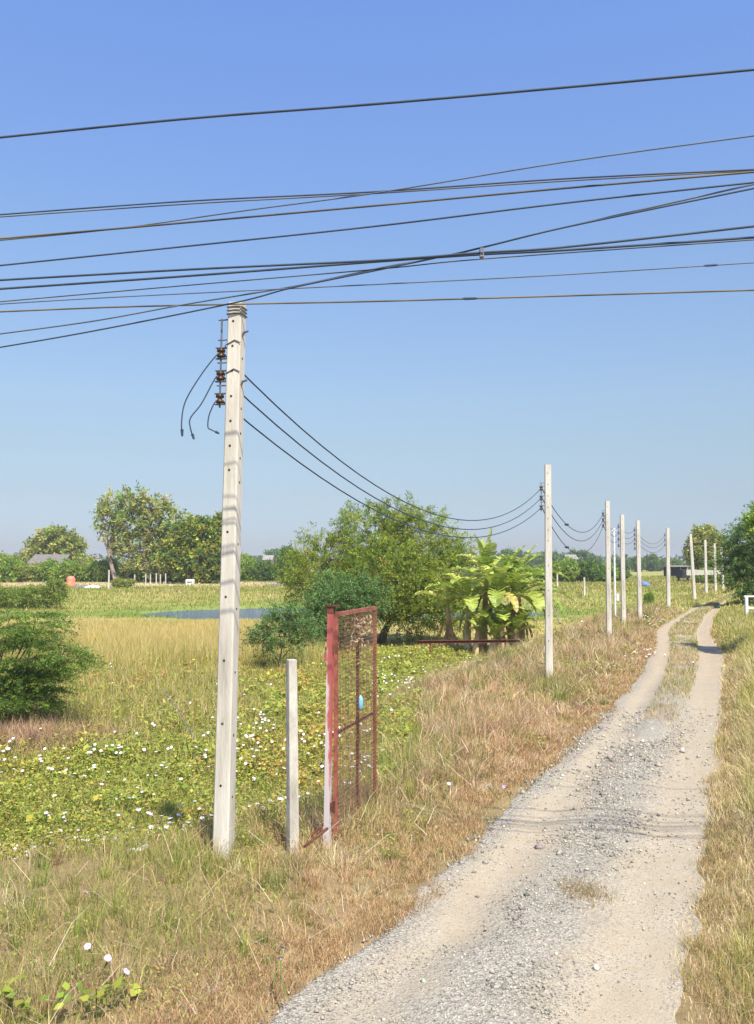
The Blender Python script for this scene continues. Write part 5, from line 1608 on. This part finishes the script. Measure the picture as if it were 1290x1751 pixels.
pk = flower_mesh('pink_flower', 0.020, M_PINK, 0.2).build('pale_purple_flower', [M_PINK, M_STEM])
pf = [(150, 1618, 'pale purple flower in the dry grass, highest of the three at lower left'), (185, 1638, 'pale purple flower, middle one of the three in the dry grass at lower left'), (217, 1661, 'pale purple flower, lowest of the three in dry grass at lower left'),
      (148, 1525, 'pale purple flower in dry grass below the white plastic bag'), (485, 1621, 'pale flower in the verge close to the gravel, upper of two'), (480, 1638, 'pale flower in the verge close to the gravel, lower of two'), (558, 1540, 'pale flower alone in dry grass below the red gate'), (833, 1343, 'white flower at the gravel edge, left one of the pair'), (862, 1345, 'white flower at the gravel edge, right one of the pair'), (768, 1340, 'white flower in tan grass right of the red gate')]
for k, (px, py, lb) in enumerate(pf):
    o = pk if k == 0 else pk.copy()
    if k: COL.objects.link(o)
    g = G(px, py, 0.26)
    o.location = g
    o.rotation_euler = (0.7, 0, k * 0.7); tag(o, lb, 'flower', 'pale flowers on the dry verge')

# leafy yellow-green weeds in the lower left corner
def weed(px, py, n, h, label):
    g = G(px, py, 0.1)
    root = empty('leafy_weed', g, label, 'weed')
    mb = MB(); tips = []
    for k in range(n):
        a = random.uniform(0, 6.28); e = Vector((math.cos(a) * 0.10, math.sin(a) * 0.08, h * random.uniform(0.6, 1.1)))
        mb.tube([(0, 0, -0.1), e * 0.5 + Vector((0, 0, 0.04)), e], 0.004, 4); tips += [e, e * 0.7 + Vector((random.uniform(-.04, .04), random.uniform(-.04, .04), 0.02))]
    mb.build('stalk', M_STEM, root)
    m = len(tips) * 2
    c = np.repeat(np.array([tuple(t) for t in tips]), 2, axis=0) + rng.normal(0, 0.028, (m, 3))
    np_mesh('foliage', *leaves(c, rng.normal(0, 0.4, (m, 3)) + np.array([0, -0.4, 1]), rng.normal(0, 1, (m, 3)) * np.array([1, 1, 0.4]), rng.uniform(0.05, 0.085, m), rng.uniform(0.035, 0.06, m), pal(m, [(0.34, 0.38, 0.05), (0.40, 0.42, 0.07), (0.22, 0.28, 0.05)])), M_LEAF, root)


weed(165, 1745, 3, 0.20, 'largest bright yellow-green leafy weed at the bottom edge, left of centre')
weed(75, 1760, 3, 0.16, 'small yellow-green leafy weed near the bottom left corner')
weed(8, 1745, 3, 0.17, 'yellow-green leafy weed cut by the left edge in the bottom corner')
weed(225, 1722, 2, 0.13, 'small yellow-green weed right of the largest leafy weed')

# ------------------------------------------------------------------ light
SKY_GRADE = [(0.0, (0.37, 0.40, 0.54)), (0.045, (0.375, 0.395, 0.50)), (0.073, (0.40, 0.395, 0.44)), (0.13, (0.49, 0.46, 0.445)), (0.185, (0.575, 0.545, 0.52)), (0.343, (0.675, 0.685, 0.72)), (0.436, (0.70, 0.74, 0.86)), (0.551, (0.725, 0.805, 1.0)), (1.0, (0.74, 0.82, 0.99))]
SUN_EL = 54.0
sh_dir = Vector((-0.36, 0.933, 0)).normalized()
td = Vector((sh_dir.x * math.cos(R(SUN_EL)), sh_dir.y * math.cos(R(SUN_EL)), -math.sin(R(SUN_EL))))
sun_d = bpy.data.lights.new('sun', 'SUN')
sun_d.energy = 4.4
sun_d.angle = R(0.53)
sun_d.color = (1.0, 0.935, 0.81)
sun = bpy.data.objects.new('sun', sun_d)
COL.objects.link(sun)
sun.rotation_euler = td.to_track_quat('-Z', 'Y').to_euler()
w = bpy.data.worlds.new('World')
scene.world = w
w.use_nodes = True
nt = w.node_tree
bg = nt.nodes['Background']
sky = nt.nodes.new('ShaderNodeTexSky')
sky.sky_type = 'NISHITA'
sky.sun_disc = False
sky.sun_elevation = R(SUN_EL)
sky.sun_rotation = math.atan2(-sh_dir.x, -sh_dir.y)
sky.altitude = 0
sky.air_density = 1.0
sky.dust_density = 1.0
sky.ozone_density = 2.5
# the air near the ground is milky: grade the sky by elevation to match
tcw = nt.nodes.new('ShaderNodeTexCoord')
spz = nt.nodes.new('ShaderNodeSeparateXYZ'); nt.links.new(tcw.outputs['Generated'], spz.inputs[0])
grade = ramp(nt, SKY_GRADE, spz.outputs['Z'])
mulw = nt.nodes.new('ShaderNodeVectorMath'); mulw.operation = 'MULTIPLY'
nt.links.new(sky.outputs[0], mulw.inputs[0]); nt.links.new(grade, mulw.inputs[1])
nt.links.new(mulw.outputs[0], bg.inputs[0])
bg.inputs[1].default_value = 0.15
# thin milky air over the plain
mb = MB(); mb.box((-2600, -200, -3.0), (2600, 4100, 16.0))
hm = bpy.data.materials.new('haze'); hm.use_nodes = True
hn = hm.node_tree; hn.nodes.remove(hn.nodes['Principled BSDF'])
pv = hn.nodes.new('ShaderNodeVolumePrincipled')
pv.inputs['Color'].default_value = (0.88, 0.92, 1.0, 1); pv.inputs['Density'].default_value = 0.0004
hn.links.new(pv.outputs[0], hn.nodes['Material Output'].inputs['Volume'])
tag(mb.build('haze', hm), kind='stuff')
scene.view_settings.view_transform = 'Standard'
scene.view_settings.look = 'None'
scene.view_settings.exposure = 0.9
scene.view_settings.gamma = 1.0
scene.cycles.max_bounces = 6
scene.cycles.use_denoising = True
